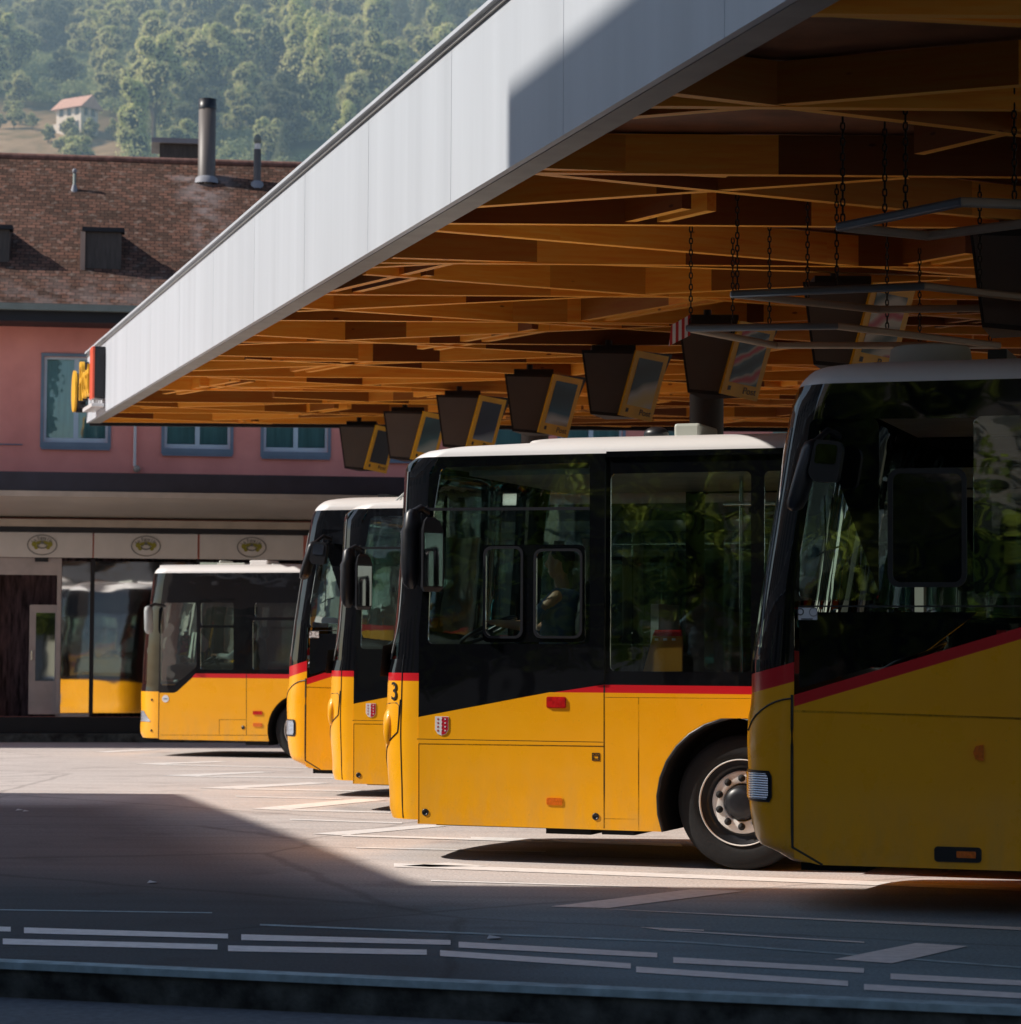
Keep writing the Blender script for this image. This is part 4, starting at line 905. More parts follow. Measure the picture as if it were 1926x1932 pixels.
def fam(ang, spacing, off, dz, shade, p=1.0, seglen=None, double=0.0, h=.55):
    d = V((cos(rad(ang)), sin(rad(ang)))); nrm = V((-d.y, d.x)); c = V((P0.x + 8, P0.y - 18))
    for k in range(-20, 21):
        b = c + nrm * (k * spacing + off); r = clip(b, d)
        if not r: continue
        if seglen is None:
            beams.append(([beam_obj(b + d * r[0], b + d * r[1], .075, h, dz, shade)], (b + d * (r[0] + r[1]) / 2).length)); continue
        t = r[0] + (k * 37 % 11) / 11 * seglen * .8 - seglen
        i = 0
        while t < r[1]:
            t2 = t + seglen * (.5 if (i + k) % 3 else 1.0)
            if (i * 7 + k * 3) % 10 < p * 10:
                a_, b_ = max(t, r[0]), min(t2, r[1])
                if b_ - a_ > .5:
                    pk = [beam_obj(b + d * a_, b + d * b_, .08, h, dz, shade)]
                    if (i * 5 + k * 11) % 10 < double * 10: pk.append(beam_obj(b + d * a_ + nrm * .22, b + d * b_ + nrm * .22, .08, h, dz, shade))
                    beams.append((pk, (b + d * (a_ + b_) / 2).length))
            t = t2; i += 1
fam(0.5, 2.5, 0.3, 0.0, 1.0, h=.27)
fam(30, 2.9, .6, .005, 1.0, .85, 5.2, h=.26)
fam(-27, 2.9, 1.1, .010, 1.0, .75, 4.6, h=.25)
fam(12, 5.0, .5, .013, 1.0, .6, 6.0, h=.245)
fam(-62, 3.4, .2, .021, 1.0, .45, 1.9, .8, h=.24)
beams.sort(key=lambda t: t[1])
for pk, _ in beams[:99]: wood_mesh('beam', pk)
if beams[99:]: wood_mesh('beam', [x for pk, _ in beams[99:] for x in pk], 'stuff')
# columns
M['concrete'] = pbr('dark painted column', (.07, .07, .075), .6)
KK = 4.8
def row_pt(xpx, ypx): Z = KK * (xpx - VX) / 1000 * 1.0; return None
for k, (px, lab) in enumerate(((1007, 'dark round column under the canopy, mostly hidden behind the middle bus'), (1332, 'dark round column rising behind the roof of the bus marked 3'))):
    inv = 1 / (px - VX) * 1000; Zc = KK * inv * 10; p = atY(px, 1200, Zc); g = gz(Zc); zt = cz(p.x, p.y) + .6
    t = thing('column', lab, 'column', (p.x, p.y, g)); MB().lathe((0, 0, 0), [(.185, 0), (.185, zt - g)], 'Z', 28).build('shaft', 'concrete', t); MB().lathe((0, 0, 0), [(.21, 0), (.21, .12), (.187, .14)], 'Z', 28).build('base', 'concrete', t)
# hanging display units
def mat_poster(name, cols, sc, seed):
    m, nt, out = newmat(name); b = N(nt, 'ShaderNodeBsdfPrincipled'); nt.links.new(b.outputs[0], out.inputs[0]); setp(b, Roughness=.3)
    v = coords(nt); mp = N(nt, 'ShaderNodeMapping'); mp.inputs['Location'].default_value = (seed, seed * 2, 0); mp.inputs['Rotation'].default_value = (0, .4, 0); nt.links.new(v, mp.inputs[0])
    w = N(nt, 'ShaderNodeTexWave'); w.bands_direction = 'Z'; w.inputs['Scale'].default_value = sc; w.inputs['Distortion'].default_value = 5; w.inputs['Detail'].default_value = 3; w.inputs['Detail Scale'].default_value = 1.2
    nt.links.new(mp.outputs[0], w.inputs['Vector']); nt.links.new(ramp(nt, w.outputs['Fac'], cols), b.inputs['Base Color']); return m
post = [mat_poster('poster %d' % i, c, s, i * 3.7) for i, (c, s) in enumerate((
    ([(0, (.01, .012, .02)), (.8, (.02, .02, .03)), (1, (.05, .05, .05))], .3),
    ([(0, (.02, .06, .08)), (.5, (.04, .12, .15)), (1, (.3, .4, .42))], .5),
    ([(0, (.01, .02, .05)), (.6, (.02, .03, .08)), (1, (.3, .4, .5))], .4),
    ([(0, (.008, .03, .05)), (.55, (.02, .10, .18)), (.85, (.5, .55, .6)), (1, (.3, .2, .04))], .45),
    ([(0, (.01, .02, .03)), (.5, (.02, .05, .07)), (.8, (.5, .52, .5)), (1, (.6, .5, .2))], .5),
    ([(0, (.01, .03, .06)), (.5, (.05, .12, .17)), (.75, (.5, .5, .48)), (1, (.5, .03, .06))], 1.3),
    ([(0, (.02, .05, .05)), (.4, (.5, .5, .46)), (.8, (.6, .6, .55)), (1, (.5, .04, .08))], 1.0),
    ([(0, (.02, .05, .05)), (1, (.3, .3, .3))], 1.0)))]
M['unitpanel'] = pbr('grey brown panel', (.105, .095, .09), .55, var=.08); M['unitframe'] = pbr('dark unit frame', (.012, .012, .015), .5)
M['postyellow'] = pbr('yellow poster frame', (.80, .45, .01), .35)
labs = ['farthest hanging display with dark poster in yellow frame at the end of the row', 'second farthest hanging display with teal poster, touching the farthest one', 'third hanging display from the far end, dark blue poster with a pale slope', 'fourth hanging display from the far end, poster with blue hill',
        'hanging display with white curved poster, just left of the striped plate', 'hanging display partly behind the lowest rod frame, busy blue grey poster', 'hanging display behind the middle rod frame with pale figure poster', 'nearest hanging display, mostly cut by the right edge of the picture']
ivs = [9.14, 8.42, 7.70, 6.93, 6.23, 5.53, 4.83, 4.13]; hs = []
for k, iv in enumerate(ivs):
    Zk = KK * iv; xr = VX + 10000 / iv; sc_ = 1.0
    def ux(fx): return VX + (1 / iv * 10000) * fx                         # fraction of the distance to the VP
    # reference: unit 5 (iv 6.23): corners px -> generic scale about the vanishing point
    def pt(x5, y5): s = 6.23 / iv; return (VX + (x5 - VX) * s, VY + (y5 - VY) * s)
    A_, B_, C_, D_ = pt(1097, 660), pt(1203, 662), pt(1168, 786), pt(1113, 781)
    z0 = .0; o = atY(*pt(1150, 720), Zk)
    t = thing('hanging_display', labs[k], 'display sign', o, 0, 'displays hung in a row under the canopy')
    a, b, c, d = (atY(*p, Zk) - o for p in (A_, B_, C_, D_))
    dep = V((.25, .55, 0)); 
    e_, f_, g_, h_ = b + V((.42, .35, 0)), a + V((.3, 1.0, 0)), c + V((.30, .25, 0)), d + V((.2, .7, 0))
    hs_ = MB(); hs_.add([a, b, c, d, f_, e_, g_, h_], [(0, 1, 2, 3), (1, 5, 6, 2), (4, 7, 6, 5), (0, 3, 7, 4), (0, 4, 5, 1), (3, 2, 6, 7)]); ho = hs_.build('housing', 'unitframe', t)
    cc = (a + b + c + d) / 4; off = V((0, -.012, 0)); sh = [cc + (p - cc) * .90 + off for p in (a, b, c, d)]
    MB().add(sh + [p + V((0, .02, 0)) for p in sh], [(0, 1, 2, 3), (4, 7, 6, 5), (0, 4, 5, 1), (1, 5, 6, 2), (2, 6, 7, 3), (3, 7, 4, 0)]).build('grey_panel', 'unitpanel', t)
    # poster on the right, proud of the housing
    Q = [atY(*pt(*p), Zk - .06 + dy) - o for p, dy in (((1201, 661), 0), ((1262, 673), .30), ((1229, 796), .30), ((1168, 783), 0))]
    nq = (Q[1] - Q[0]).cross(Q[3] - Q[0]).normalized(); nq = nq if nq.y < 0 else -nq
    fr = MB().add(Q + [p - nq * .03 for p in Q], [(0, 1, 2, 3), (4, 7, 6, 5), (0, 4, 5, 1), (1, 5, 6, 2), (2, 6, 7, 3), (3, 7, 4, 0)]).build('poster_frame', 'postyellow', t)
    def qp(u, v): return Q[0].lerp(Q[1], u).lerp(Q[3].lerp(Q[2], u), v) + nq * .004
    gq = [[qp(.13 + .74 * i / 4, .04 if False else (.10 + .72 * j / 4)) for i in range(5)] for j in range(5)]
    MB().grid(gq, False).build('poster', post[k], fr)
    mk = MB(); mk.add([qp(.14, .87), qp(.22, .87), qp(.22, .93), qp(.14, .93)], [(0, 1, 2, 3)])
    ru_ = (Q[1] - Q[0]).normalized(); dn_ = (Q[0] - Q[3]).normalized(); cpos = qp(.73, .90)
    mk2 = MB(); mk2.text('Post', .10 * (Q[1] - Q[0]).length / .5, lambda x, y, tt: cpos + ru_ * x + dn_ * y + nq * tt, .002); mk.build('poster_mark', 'decaldark', fr); mk2.build('poster_print', 'decaldark', fr)
    zz = cz(o.x, o.y)
    MB().tube([(0, .3, a.z - .01), (0, .3, zz - o.z + .05)], .04).build('hanger', 'unitframe', t); MB().box((-.2, .1, a.z - .0), (.3, .5, a.z + .07)).build('bracket', 'unitframe', t)
# hanging rod frames with chains
M['chain'] = pbr('dark chain steel', (.02, .018, .016), .4, .6); M['rod'] = pbr('dark blue grey channel', (.12, .16, .21), .3, .2); M['rodlow'] = pbr('brown grey channel', (.36, .31, .25), .4, .1)
def chain(mb, p, ztop):
    z = p.z; k = 0; L = .055
    while z < ztop:
        P = []
        for i in range(9):
            a = 2 * pi * i / 8; dx = .013 * cos(a); dz = .030 * sin(a); P.append(V((p.x + (dx if k % 2 == 0 else 0), p.y + (dx if k % 2 else 0), z + .03 + dz)))
        mb.tube(P, .0055, 5, False); z += L - .008; k += 1
def rod_frame(label, px4, h, striped=False, extra_ch=()):
    zc_ = CAMZ + h; P = []
    for px, py in px4: d = ray(px, py); P.append(CP + d * (h / d.z))
    o = sum(P, V()) / 4; o.z = zc_; t = thing('rod_frame', label, 'hanging frame', o, 0, 'rod frames hung on chains')
    for i in range(4):
        a, b = P[i] - o, P[(i + 1) % 4] - o
        m_ = MB(); mt = 'rod' if i in (0, 3) and False or i == 0 else 'rodlow'; d = (b - a).normalized()
        m_.beam(a - d * .02 + V((0, 0, -.022)), b + d * .02 + V((0, 0, -.022)), .06, .055)
        b_ = m_.build('rod', mt, t); bv = b_.modifiers.new('b', 'BEVEL'); bv.width = .018; bv.segments = 3
    pts = [P[0].lerp(P[1], .02), P[0].lerp(P[3], .5), P[0].lerp(P[1], .55), P[1].lerp(P[2], .3), P[2].lerp(P[3], .35), P[2].lerp(P[1], .05)]
    for c in pts: m_ = MB(); q = c - o; chain(m_, V((q.x, q.y, .03)), cz(c.x, c.y) + .1 - zc_); m_.build('chain', 'chain', t)
    if striped:
        a = P[0] - o; s = MB(); s.add([a + V((-.16, -.10, -.15)), a + V((.02, .0, -.05)), a + V((.02, .0, .12)), a + V((-.14, -.10, .02))], [(0, 1, 2, 3)]); 
        m, nt, out = newmat('red white stripes'); b = N(nt, 'ShaderNodeBsdfPrincipled'); nt.links.new(b.outputs[0], out.inputs[0])
        w = N(nt, 'ShaderNodeTexWave'); w.bands_direction = 'X'; w.inputs['Scale'].default_value = 6.2; nt.links.new(coords(nt), w.inputs['Vector']); nt.links.new(ramp(nt, w.outputs['Fac'], [(.45, (.55, .03, .03)), (.5, (.75, .75, .78))]), b.inputs['Base Color'])
        s.build('striped_plate', m, t)
rod_frame('lowest hanging rod frame with a red and white striped plate at its left corner', [c10(250, 800), c10(1000, 788), c10(1810, 885), c10(690, 885)], 2.6, True)
rod_frame('middle hanging rod frame, dark blue front rod, above the striped one', [c10(480, 628), c10(1435, 588), c10(2350, 690), c10(1210, 705)], 2.6)
rod_frame('highest and nearest hanging rod frame at the right edge, thick blue rods', [c10(1018, 290), c10(1630, 165), c10(2500, 200), c10(1460, 335)], 2.6)

# company sign at the tip
sg = thing('fascia_sign', 'yellow and red illuminated letters with round yellow disc on the tip of the canopy fascia', 'sign', cpt(1.0, 0) + up * .2)
SO = sg.location.copy(); edn = eh.normalized(); edn = V((edn.x, edn.y, ed.z)).normalized()
def ST(u, off): return lambda x, y, t: cpt(0, 0) - SO + edn * (u - x * -1) + out_n * (off + t) + up * y
# local plan on the fascia plane: x runs from the tip toward the camera, seen from the front the text reads away from the tip
def SF(x0, z0, off): return lambda x, y, t: cpt(0, 0) - SO + edn * (x0 + x) + out_n * (off + t) + up * (z0 + y)
M['signyellow'] = pbr('sign yellow acrylic', (.95, .50, .04), .35, var=.03); M['signred'] = pbr('sign red acrylic', (.80, .12, .06), .35, var=.05)
MB().plate([[(.36 * cos(k * pi / 16), .36 * sin(k * pi / 16)) for k in range(32)]], SF(-.15, .55, .20), .04).build('disc', 'signyellow', sg)
MB().plate([[(.34 * cos(k * pi / 16), .34 * sin(k * pi / 16)) for k in range(32)]], SF(-.10, .52, .10), .14).build('disc_case', 'satin', sg)
for ch_, u_, w_ in (('P', .85, 0), ('o', 1.35, 0), ('s', 1.78, 0), ('t', 2.12, 0)):
    MB().text(ch_, .95, SF(u_, .62, .17), .06).build('letter', 'signyellow', sg); MB().text(ch_, .95, SF(u_, .62, .10), .07).build('letter_case', 'satin', sg)
MB().plate([rrect(2.55, .22, 3.05, 1.06, .03)], SF(0, 0, .19), .03).build('red_plate', 'signred', sg)
MB().plate([rrect(2.55, .22, 3.05, 1.06, .03)], SF(0, 0, .09), .16).build('plate_case', 'satin', sg)
for u in (.2, 2.8): MB().beam(cpt(u, 0) - SO + up * .25, cpt(u, 0) - SO + up * .25 + out_n * .12, .05, .05).build('bracket', 'satin', sg)
MB().plate([rrect(1.6, .08, 3.1, .14, .01)], SF(0, 0, .12), .20).build('lower_shelf', 'white', sg)

# ================================================================== PINK BUILDING
PH = rad(8.0)
FB = ground(0, 1377); FB = atY(0, 1377, 50.0); BZ = -.05
FB = V((FB.x, FB.y, 0)); fx = V((cos(PH), sin(PH), 0)); fy = V((-sin(PH), cos(PH), 0))
bd = thing('station_building', 'pink rendered building with brown tiled roof, blue framed windows and a shop below', 'building', FB, PH)
def fac(px, py, yo=0): p = hit(px, py, FB + fy * yo, fy) - FB; return (p.dot(fx), p.z)
M['pink'] = pbr('pink render', (.95, .34, .28), .9, var=.12, vs=1.2, bmp=.3, bs=30)
M['winframe'] = pbr('blue grey window frame', (.60, .72, .80), .55, var=.06); M['winsurround'] = pbr('slate window surround', (.20, .26, .33), .6)
M['curtain'] = pbr('teal blind', (.55, .78, .78), .8, var=.2, vs=2, stretch=(6, 1, .4))
M['eave'] = pbr('black trim and eave shade', (.010, .011, .016), .6); M['gutter'] = pbr('dull green gutter', (.20, .23, .21), .5)
M['awning'] = pbr('grey brown soffit', (.50, .46, .40), .5, var=.12, vs=.6); M['awnedge'] = pbr('beige metal edge', (.45, .38, .31), .5); M['navy'] = pbr('dark navy fascia', (.03, .03, .045), .5, var=.25, vs=2)
M['signpanel'] = pbr('off white sign panel', (.70, .66, .62), .5, var=.05); M['doorframe'] = pbr('light door frame', (.48, .42, .40), .5); M['plinth'] = pbr('dark plinth', (.02, .02, .022), .7)
M['shelf'] = pbr('dim shop interior', (.16, .10, .11), .7, var=.9, vs=5, stretch=(3, 1, .5))
def mat_tiles():
    m, nt, out = newmat('old roof tiles'); b = N(nt, 'ShaderNodeBsdfPrincipled'); nt.links.new(b.outputs[0], out.inputs[0]); setp(b, Roughness=.9, Specular_IOR_Level=.2)
    at = N(nt, 'ShaderNodeAttribute'); at.attribute_name = 'ruv'; at.attribute_type = 'GEOMETRY'
    br = N(nt, 'ShaderNodeTexBrick'); wn = N(nt, 'ShaderNodeTexNoise'); wn.inputs['Scale'].default_value = 3.5; wn.inputs['Detail'].default_value = 3; nt.links.new(at.outputs['Vector'], wn.inputs['Vector'])
    wm = N(nt, 'ShaderNodeVectorMath'); wm.operation = 'MULTIPLY_ADD'; wm.inputs[1].default_value = (.07, .07, 0); nt.links.new(wn.outputs['Color'], wm.inputs[0]); nt.links.new(at.outputs['Vector'], wm.inputs[2]); nt.links.new(wm.outputs[0], br.inputs['Vector'])
    for k_, v_ in (('Scale', 1.0), ('Mortar Size', .014), ('Brick Width', .165), ('Row Height', .115), ('Bias', -.15), ('Mortar Smooth', .6)): br.inputs[k_].default_value = v_
    br.inputs['Color1'].default_value = (.10, .06, .045, 1); br.inputs['Color2'].default_value = (.25, .125, .09, 1); br.inputs['Mortar'].default_value = (.05, .03, .025, 1)
    mp = N(nt, 'ShaderNodeMapping'); nt.links.new(at.outputs['Vector'], mp.inputs[0])
    n1 = noise_t(nt, mp.outputs[0], .5, 5); n2 = noise_t(nt, mp.outputs[0], 6, 3)
    col = mixc(nt, .75, br.outputs['Color'], ramp(nt, n1, [(.3, (.42, .36, .32)), (.65, (1, .95, .9))]), 'MULTIPLY')
    col = mixc(nt, ramp(nt, n2, [(.56, (0, 0, 0)), (.72, (.55, .55, .55))]), col, (.30, .23, .19))
    at2 = N(nt, 'ShaderNodeAttribute'); at2.attribute_name = 'pale'; at2.attribute_type = 'GEOMETRY'
    pf = N(nt, 'ShaderNodeMath'); pf.operation = 'MULTIPLY'; nt.links.new(at2.outputs['Fac'], pf.inputs[0]); nt.links.new(ramp(nt, noise_t(nt, mp.outputs[0], 2.2, 4), [(.42, (0, 0, 0)), (.55, (1, 1, 1))]), pf.inputs[1])
    col = mixc(nt, pf.outputs[0], col, mixc(nt, .55, (.40, .34, .33), br.outputs['Color']))
    nt.links.new(col, b.inputs['Base Color'])
    nt.links.new(bump(nt, br.outputs['Fac'], -.9, .03), b.inputs['Normal']); return m
M['tiles'] = mat_tiles()
x0b, x1b = -14.0, fac(1458, 820)[0]
ez = fac(0, 612)[1]                                  # top of the wall
AW = 3.0; awz_o = fac(0, 925, -AW)[1]; awz_i = fac(0, 992)[1]
# wall with openings
W_up = []
def win(px0, py0, px1, py1): a, b = fac(px0, py0), fac(px1, py1); W_up.append((a[0], b[1], b[0], a[1]))
win(84, 672, 203, 836); win(312, 684, 434, 848); win(499, 690, 618, 854); win(686, 697, 804, 861); win(872, 704, 990, 868); win(1058, 711, 1174, 875); win(1243, 718, 1357, 882)
zs1 = fac(0, 1052)[1]; zp = fac(0, 1352)[1]
shop = rrect(fac(2, 0)[0], zp, fac(700, 0)[0], zs1 + .02, .001, 1)
outer = [(x0b, BZ), (x1b, BZ), (x1b, ez), (x0b, ez)]
TB = lambda yo: (lambda x, v, t: V((x, yo - t, v)))
mb = MB().plate([outer, shop] + [rrect(a, b, c, d, .001, 1) for a, b, c, d in W_up], TB(.125), .25); mb.build('wall', 'pink', bd)
ridge_y = fac(0, 294)  # placeholder
BET = rad(38); eY = -.9
ze = fac(0, 570, eY)[1]
d = ray(0, 294); A = CP + d * 0; 
# ridge: intersect ray with roof plane
nrm = (fy * -sin(BET) + V((0, 0, 1)) * cos(BET)); rp = FB + fy * eY + V((0, 0, ze)); rpnt = hit(0, 294, rp, nrm) - FB; RY = rpnt.dot(fy); RZ = rpnt.z
def roofp(px, py): p = hit(px, py, rp, nrm) - FB; return V((p.dot(fx), p.dot(fy), p.z))
n_x, n_y = 90, 36; me = bpy.data.meshes.new('roof'); vs = []; ruv = []; pale = []
pc = roofp(388, 345)
SLEN = sqrt((RY - eY) ** 2 + (RZ - ze) ** 2)
for j in range(n_y + 1):
    for i in range(n_x + 1):
        x = x0b - .5 + (x1b + 1 - x0b) * i / n_x; s = j / n_y; y = eY + (RY - eY) * s; z = ze + (RZ - ze) * s
        z += .015 * noise.noise(V((x * .5, y, 0)))
        vs.append((x, y, z)); ruv.append((x, s * SLEN, 0))
        dx = x - pc.x; dy = pc.y - y
        p_ = max(0, 1 - abs(dx + .1 - dy * .12) / (.30 + .5 * max(0, 1 - dy / .9))) if dy > -.2 and dy < 3.6 else 0
        p_ = max(p_, .35 * max(0, 1 - (s * SLEN) / 1.3) * (1 if x < 3.2 else .6)); pale.append(min(1, p_ * 1.5))
fs = [(j * (n_x + 1) + i, j * (n_x + 1) + i + 1, (j + 1) * (n_x + 1) + i + 1, (j + 1) * (n_x + 1) + i) for j in range(n_y) for i in range(n_x)]
me.from_pydata(vs, [], fs); me.materials.append(M['tiles'])
at = me.attributes.new('ruv', 'FLOAT_VECTOR', 'POINT'); at.data.foreach_set('vector', [c for v in ruv for c in v]); at = me.attributes.new('pale', 'FLOAT', 'POINT'); at.data.foreach_set('value', pale)
rf = bpy.data.objects.new('roof', me); C.objects.link(rf); rf.parent = bd
mb = MB(); mb.add([(x0b - .5, RY + .01, RZ - .02), (x1b + .5, RY + .01, RZ - .02), (x1b + .5, RY + (RY - eY), ze), (x0b - .5, RY + (RY - eY), ze)], [(0, 1, 2, 3)]); mb.build('rear_roof', 'awning', bd)
M['ridge'] = pbr('ridge tile', (.20, .10, .08), .9, var=.35, vs=6, stretch=(2, 1, 1)); MB().tube([(x0b - .5, RY, RZ - .02), (x1b + .5, RY, RZ - .02)], .09, 10).build('ridge_tiles', 'ridge', rf)
mb = MB().box((x0b - .5, eY - .12, ze - .14), (x1b + .5, eY + .02, ze - .02)); mb.build('gutter', 'gutter', bd)
mb = MB().box((x0b - .5, eY + .03, ze - .34), (x1b + .5, .0, ze - .10)); mb.build('eave', 'eave', bd)  # near black colour paints in the deep shade under the overhang
mb = MB(); yb = 2 * RY - eY - .9; mb.box((x0b, .26, BZ), (x0b + .2, yb, ez)); mb.box((x1b - .2, .26, BZ), (x1b, yb, ez)); mb.box((x0b, yb, BZ), (x1b, yb + .2, ez))
for x in (x0b + .05, x1b - .15): mb.add([(x, .3, ez), (x, yb, ez), (x, RY, RZ - .15), (x + .1, .3, ez), (x + .1, yb, ez), (x + .1, RY, RZ - .15)], [(0, 1, 2), (3, 5, 4), (0, 2, 5, 3), (1, 4, 5, 2)])
mb.build('side_wall', 'pink', bd)
MB().box((x0b + .3, .3, 4.0), (x1b - .3, yb - .2, 4.1)).build('storey_floor', 'dark', bd)
# windows
for a, b, c, d_ in W_up:
    w = MB().plate([rrect(a - .06, b - .10, c + .06, d_ + .06, .005, 1), rrect(a, b, c, d_, .002, 1)], TB(-.012), .03).build('window', 'winsurround', bd)
    m_ = (a + c) / 2; f = .05
    fr = MB().plate([rrect(a, b, c, d_, .002, 1), rrect(a + f, b + .09, m_ - .045, d_ - f, .002, 1), rrect(m_ + .045, b + .09, c - f, d_ - f, .002, 1)], TB(.09), .05).build('frame', 'winframe', w)
    MB().box((a, .102, b), (c, .108, d_)).build('pane', 'roomglass', w); MB().box((a, .17, b - .0), (c, .18, d_ + .0)).build('curtain', 'curtain', w)
    MB().box((a - .04, -.06, b - .14), (c + .04, .0, b - .105)).build('sill', 'winsurround', w)
# wall pipe
a, b = fac(255, 795), fac(255, 880); pi_ = MB(); pi_.tube([(a[0], -.05, a[1] + .6), (a[0], -.05, b[1])], .03, 8); pi_.build('wall_pipe', 'white', bd)
MB().ball((b[0] + .03, -.05, b[1] - .05), .07).build('wall_lamp', 'awnedge', bd)
MB().box((fac(-5, 0)[0], -.03, fac(0, 1047)[1]), (fac(-4, 0)[0], 0, fac(0, 1046)[1])).build('cable_clip', 'awnedge', bd)
a, b = fac(0, 839), fac(42, 839); MB().tube([(a[0] - 2, -.02, a[1]), (b[0], -.02, b[1])], .012, 6).build('wall_cable', 'winsurround', bd)
# awning over the shop
nz0, nz1 = fac(0, 889, -AW)[1], awz_o
MB().box((x0b, -AW, nz1 + .002), (x1b + 1, -AW + .1, nz0)).build('awning_front', 'navy', bd)
MB().box((x0b, -AW - .03, nz1 - .10), (x1b + 1, -AW + .10, nz1)).build('awning_edge', 'awnedge', bd)
mb = MB(); mb.add([(x0b, -AW + .1, nz1 - .06), (x1b + 1, -AW + .1, nz1 - .06), (x1b + 1, -.1, awz_i + .16), (x0b, -.1, awz_i + .16), (x0b, -AW + .1, nz0 - .02), (x1b + 1, -AW + .1, nz0 - .02), (x1b + 1, -.1, nz0 + .1), (x0b, -.1, nz0 + .1)], [(0, 1, 2, 3), (4, 7, 6, 5), (0, 4, 5, 1), (2, 6, 7, 3), (1, 5, 6, 2), (0, 3, 7, 4)]); mb.build('awning', 'awning', bd)
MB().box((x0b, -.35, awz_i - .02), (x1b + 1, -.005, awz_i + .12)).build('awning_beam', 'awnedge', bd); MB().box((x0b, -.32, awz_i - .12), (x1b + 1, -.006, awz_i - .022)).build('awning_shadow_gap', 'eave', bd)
# sign panels with oval logos
zt_, zb_ = fac(0, 1004)[1], fac(0, 1051)[1]
M['olive'] = pbr('olive gold print', (.30, .28, .03), .6, var=.25, vs=30); M['greyprint'] = pbr('grey print', (.16, .16, .15), .6)
xs_ = [(-190, -1), (1, 189), (192, 385), (389, 582), (586, 779)]
for k, (pa, pb) in enumerate(xs_):
    a, b = fac(pa, 0)[0], fac(pb, 0)[0]
    if b > fac(760, 0)[0]: continue
    cxp = (a + b) / 2; czp = (zt_ + zb_) / 2 + .0
    lab = ['off the left edge', 'above the open shop door', 'in the middle, above the glass front', 'above the farthest bus', 'rightmost'][k]
    if k == 0: continue
    pl_ = thing('shop_sign', 'off white shop sign panel with oval gold logo, ' + lab, 'sign', FB + fx * cxp - fy * .05 + V((0, 0, czp)), PH, 'shop sign panels over the shopfront')
    w_ = (b - a) / 2; hh = (zt_ - zb_) / 2
    MB().plate([rrect(-w_, -hh, w_, hh, .01)], TB(0), .04).build('panel', 'signpanel', pl_)
    ov = lambda rx, ry, cx=0, cy=0: [(cx + rx * cos(2 * pi * i / 32), cy + ry * sin(2 * pi * i / 32)) for i in range(32)]
    MB().plate([ov(.28, .195), ov(.262, .180)], TB(-.028), .01).build('oval_ring', 'greyprint', pl_)
    wr_ = MB()
    for i, (ex, ey_, ra, rb) in enumerate(((-.15, .015, .045, .05), (-.11, -.045, .04, .04), (.15, .015, .045, .05), (.11, -.045, .04, .04), (-.07, .035, .045, .035), (.07, .035, .045, .035), (-.02, .055, .04, .028), (.03, .05, .04, .028))): wr_.plate([ov(ra, rb, ex, ey_)], TB(-.028 - .0015 * i), .006)
    wr_.build('wreath', 'olive', pl_)
    MB().plate([ov(.095, .055, 0, -.02), ov(.075, .038, 0, -.015)], TB(-.044), .006).build('emblem_ring', 'greyprint', pl_)
    MB().plate([ov(.03, .03, .0, .045)], TB(-.046), .006).build('emblem_dot', 'greyprint', pl_)
    tx = MB(); word = 'La Famille'
    for i, ch in enumerate(word):
        an = rad(148 - 116 * i / (len(word) - 1)); x_, z_ = .20 * cos(an), .128 * sin(an); rt = an - pi / 2
        tx.text(ch, .105, lambda x, y, t, x_=x_, z_=z_, rt=rt: V((x_ + x * cos(rt) - y * sin(rt), -.028 - t, z_ + x * sin(rt) + y * cos(rt))), .004)
    tx.build('logo_text', 'greyprint', pl_)
# shop front
X = lambda px: fac(px, 0)[0]; Zz = lambda py: fac(100, py)[1]
MB().box((X(2), .2, BZ), (X(700), 3.2, BZ + .1)).build('shop_floor', 'dark', bd); MB().box((X(2), 1.3, BZ), (X(700), 1.4, zs1 + .3)).build('shop_back', 'shelf', bd); MB().box((X(2) - .1, .26, BZ), (X(2) - .02, 3.1, zs1 + .2)).build('shop_side', 'shelf', bd)
fr = MB(); fr.box((X(2), .02, zp), (X(7), .10, Zz(1053))); fr.box((X(7), .02, Zz(1085)), (X(125), .10, Zz(1053))); fr.box((X(124), .0, zp), (X(132), .10, Zz(1053))); fr.build('door_frame', 'doorframe', bd)
df = MB().plate([rrect(X(73), Zz(1348), X(124), Zz(1141), .01), rrect(X(85), Zz(1285), X(124) - .03, Zz(1156), .01)], TB(.16), .05).build('shop_door', 'doorframe', bd); MB().box((X(85), .158, Zz(1285)), (X(123), .165, Zz(1156))).build('door_pane', 'shopglass', df)
MB().tube([(X(78), .10, Zz(1228)), (X(78), .10, Zz(1245))], .015).build('handle', 'chrome', df)
MB().box((X(82), -.03, Zz(1060)), (X(107), .018, Zz(1052))).build('door_sensor', 'eave', bd)
for k, (pa, pb) in enumerate(((133, 187), (194, 384), (390, 575), (581, 698))):
    yw = .12 if k < 2 else 0.0
    g = MB().box((X(pa), .04, Zz(1345)), (X(pb), .055, Zz(1058)), yw, (X(pa), .04, 0)).build('shop_window', 'shopglass', bd)
    if k: MB().box((X(pa) - .06, .0, Zz(1350)), (X(pa), .10, Zz(1052))).build('mullion', 'eave', g)
MB().box((X(124), .0, Zz(1352)), (X(187), .09, Zz(1346))).build('shop_sill', 'doorframe', bd)
MB().box((X(-50), -.02, BZ), (X(700), .2, zp - .002)).build('plinth', 'plinth', bd)
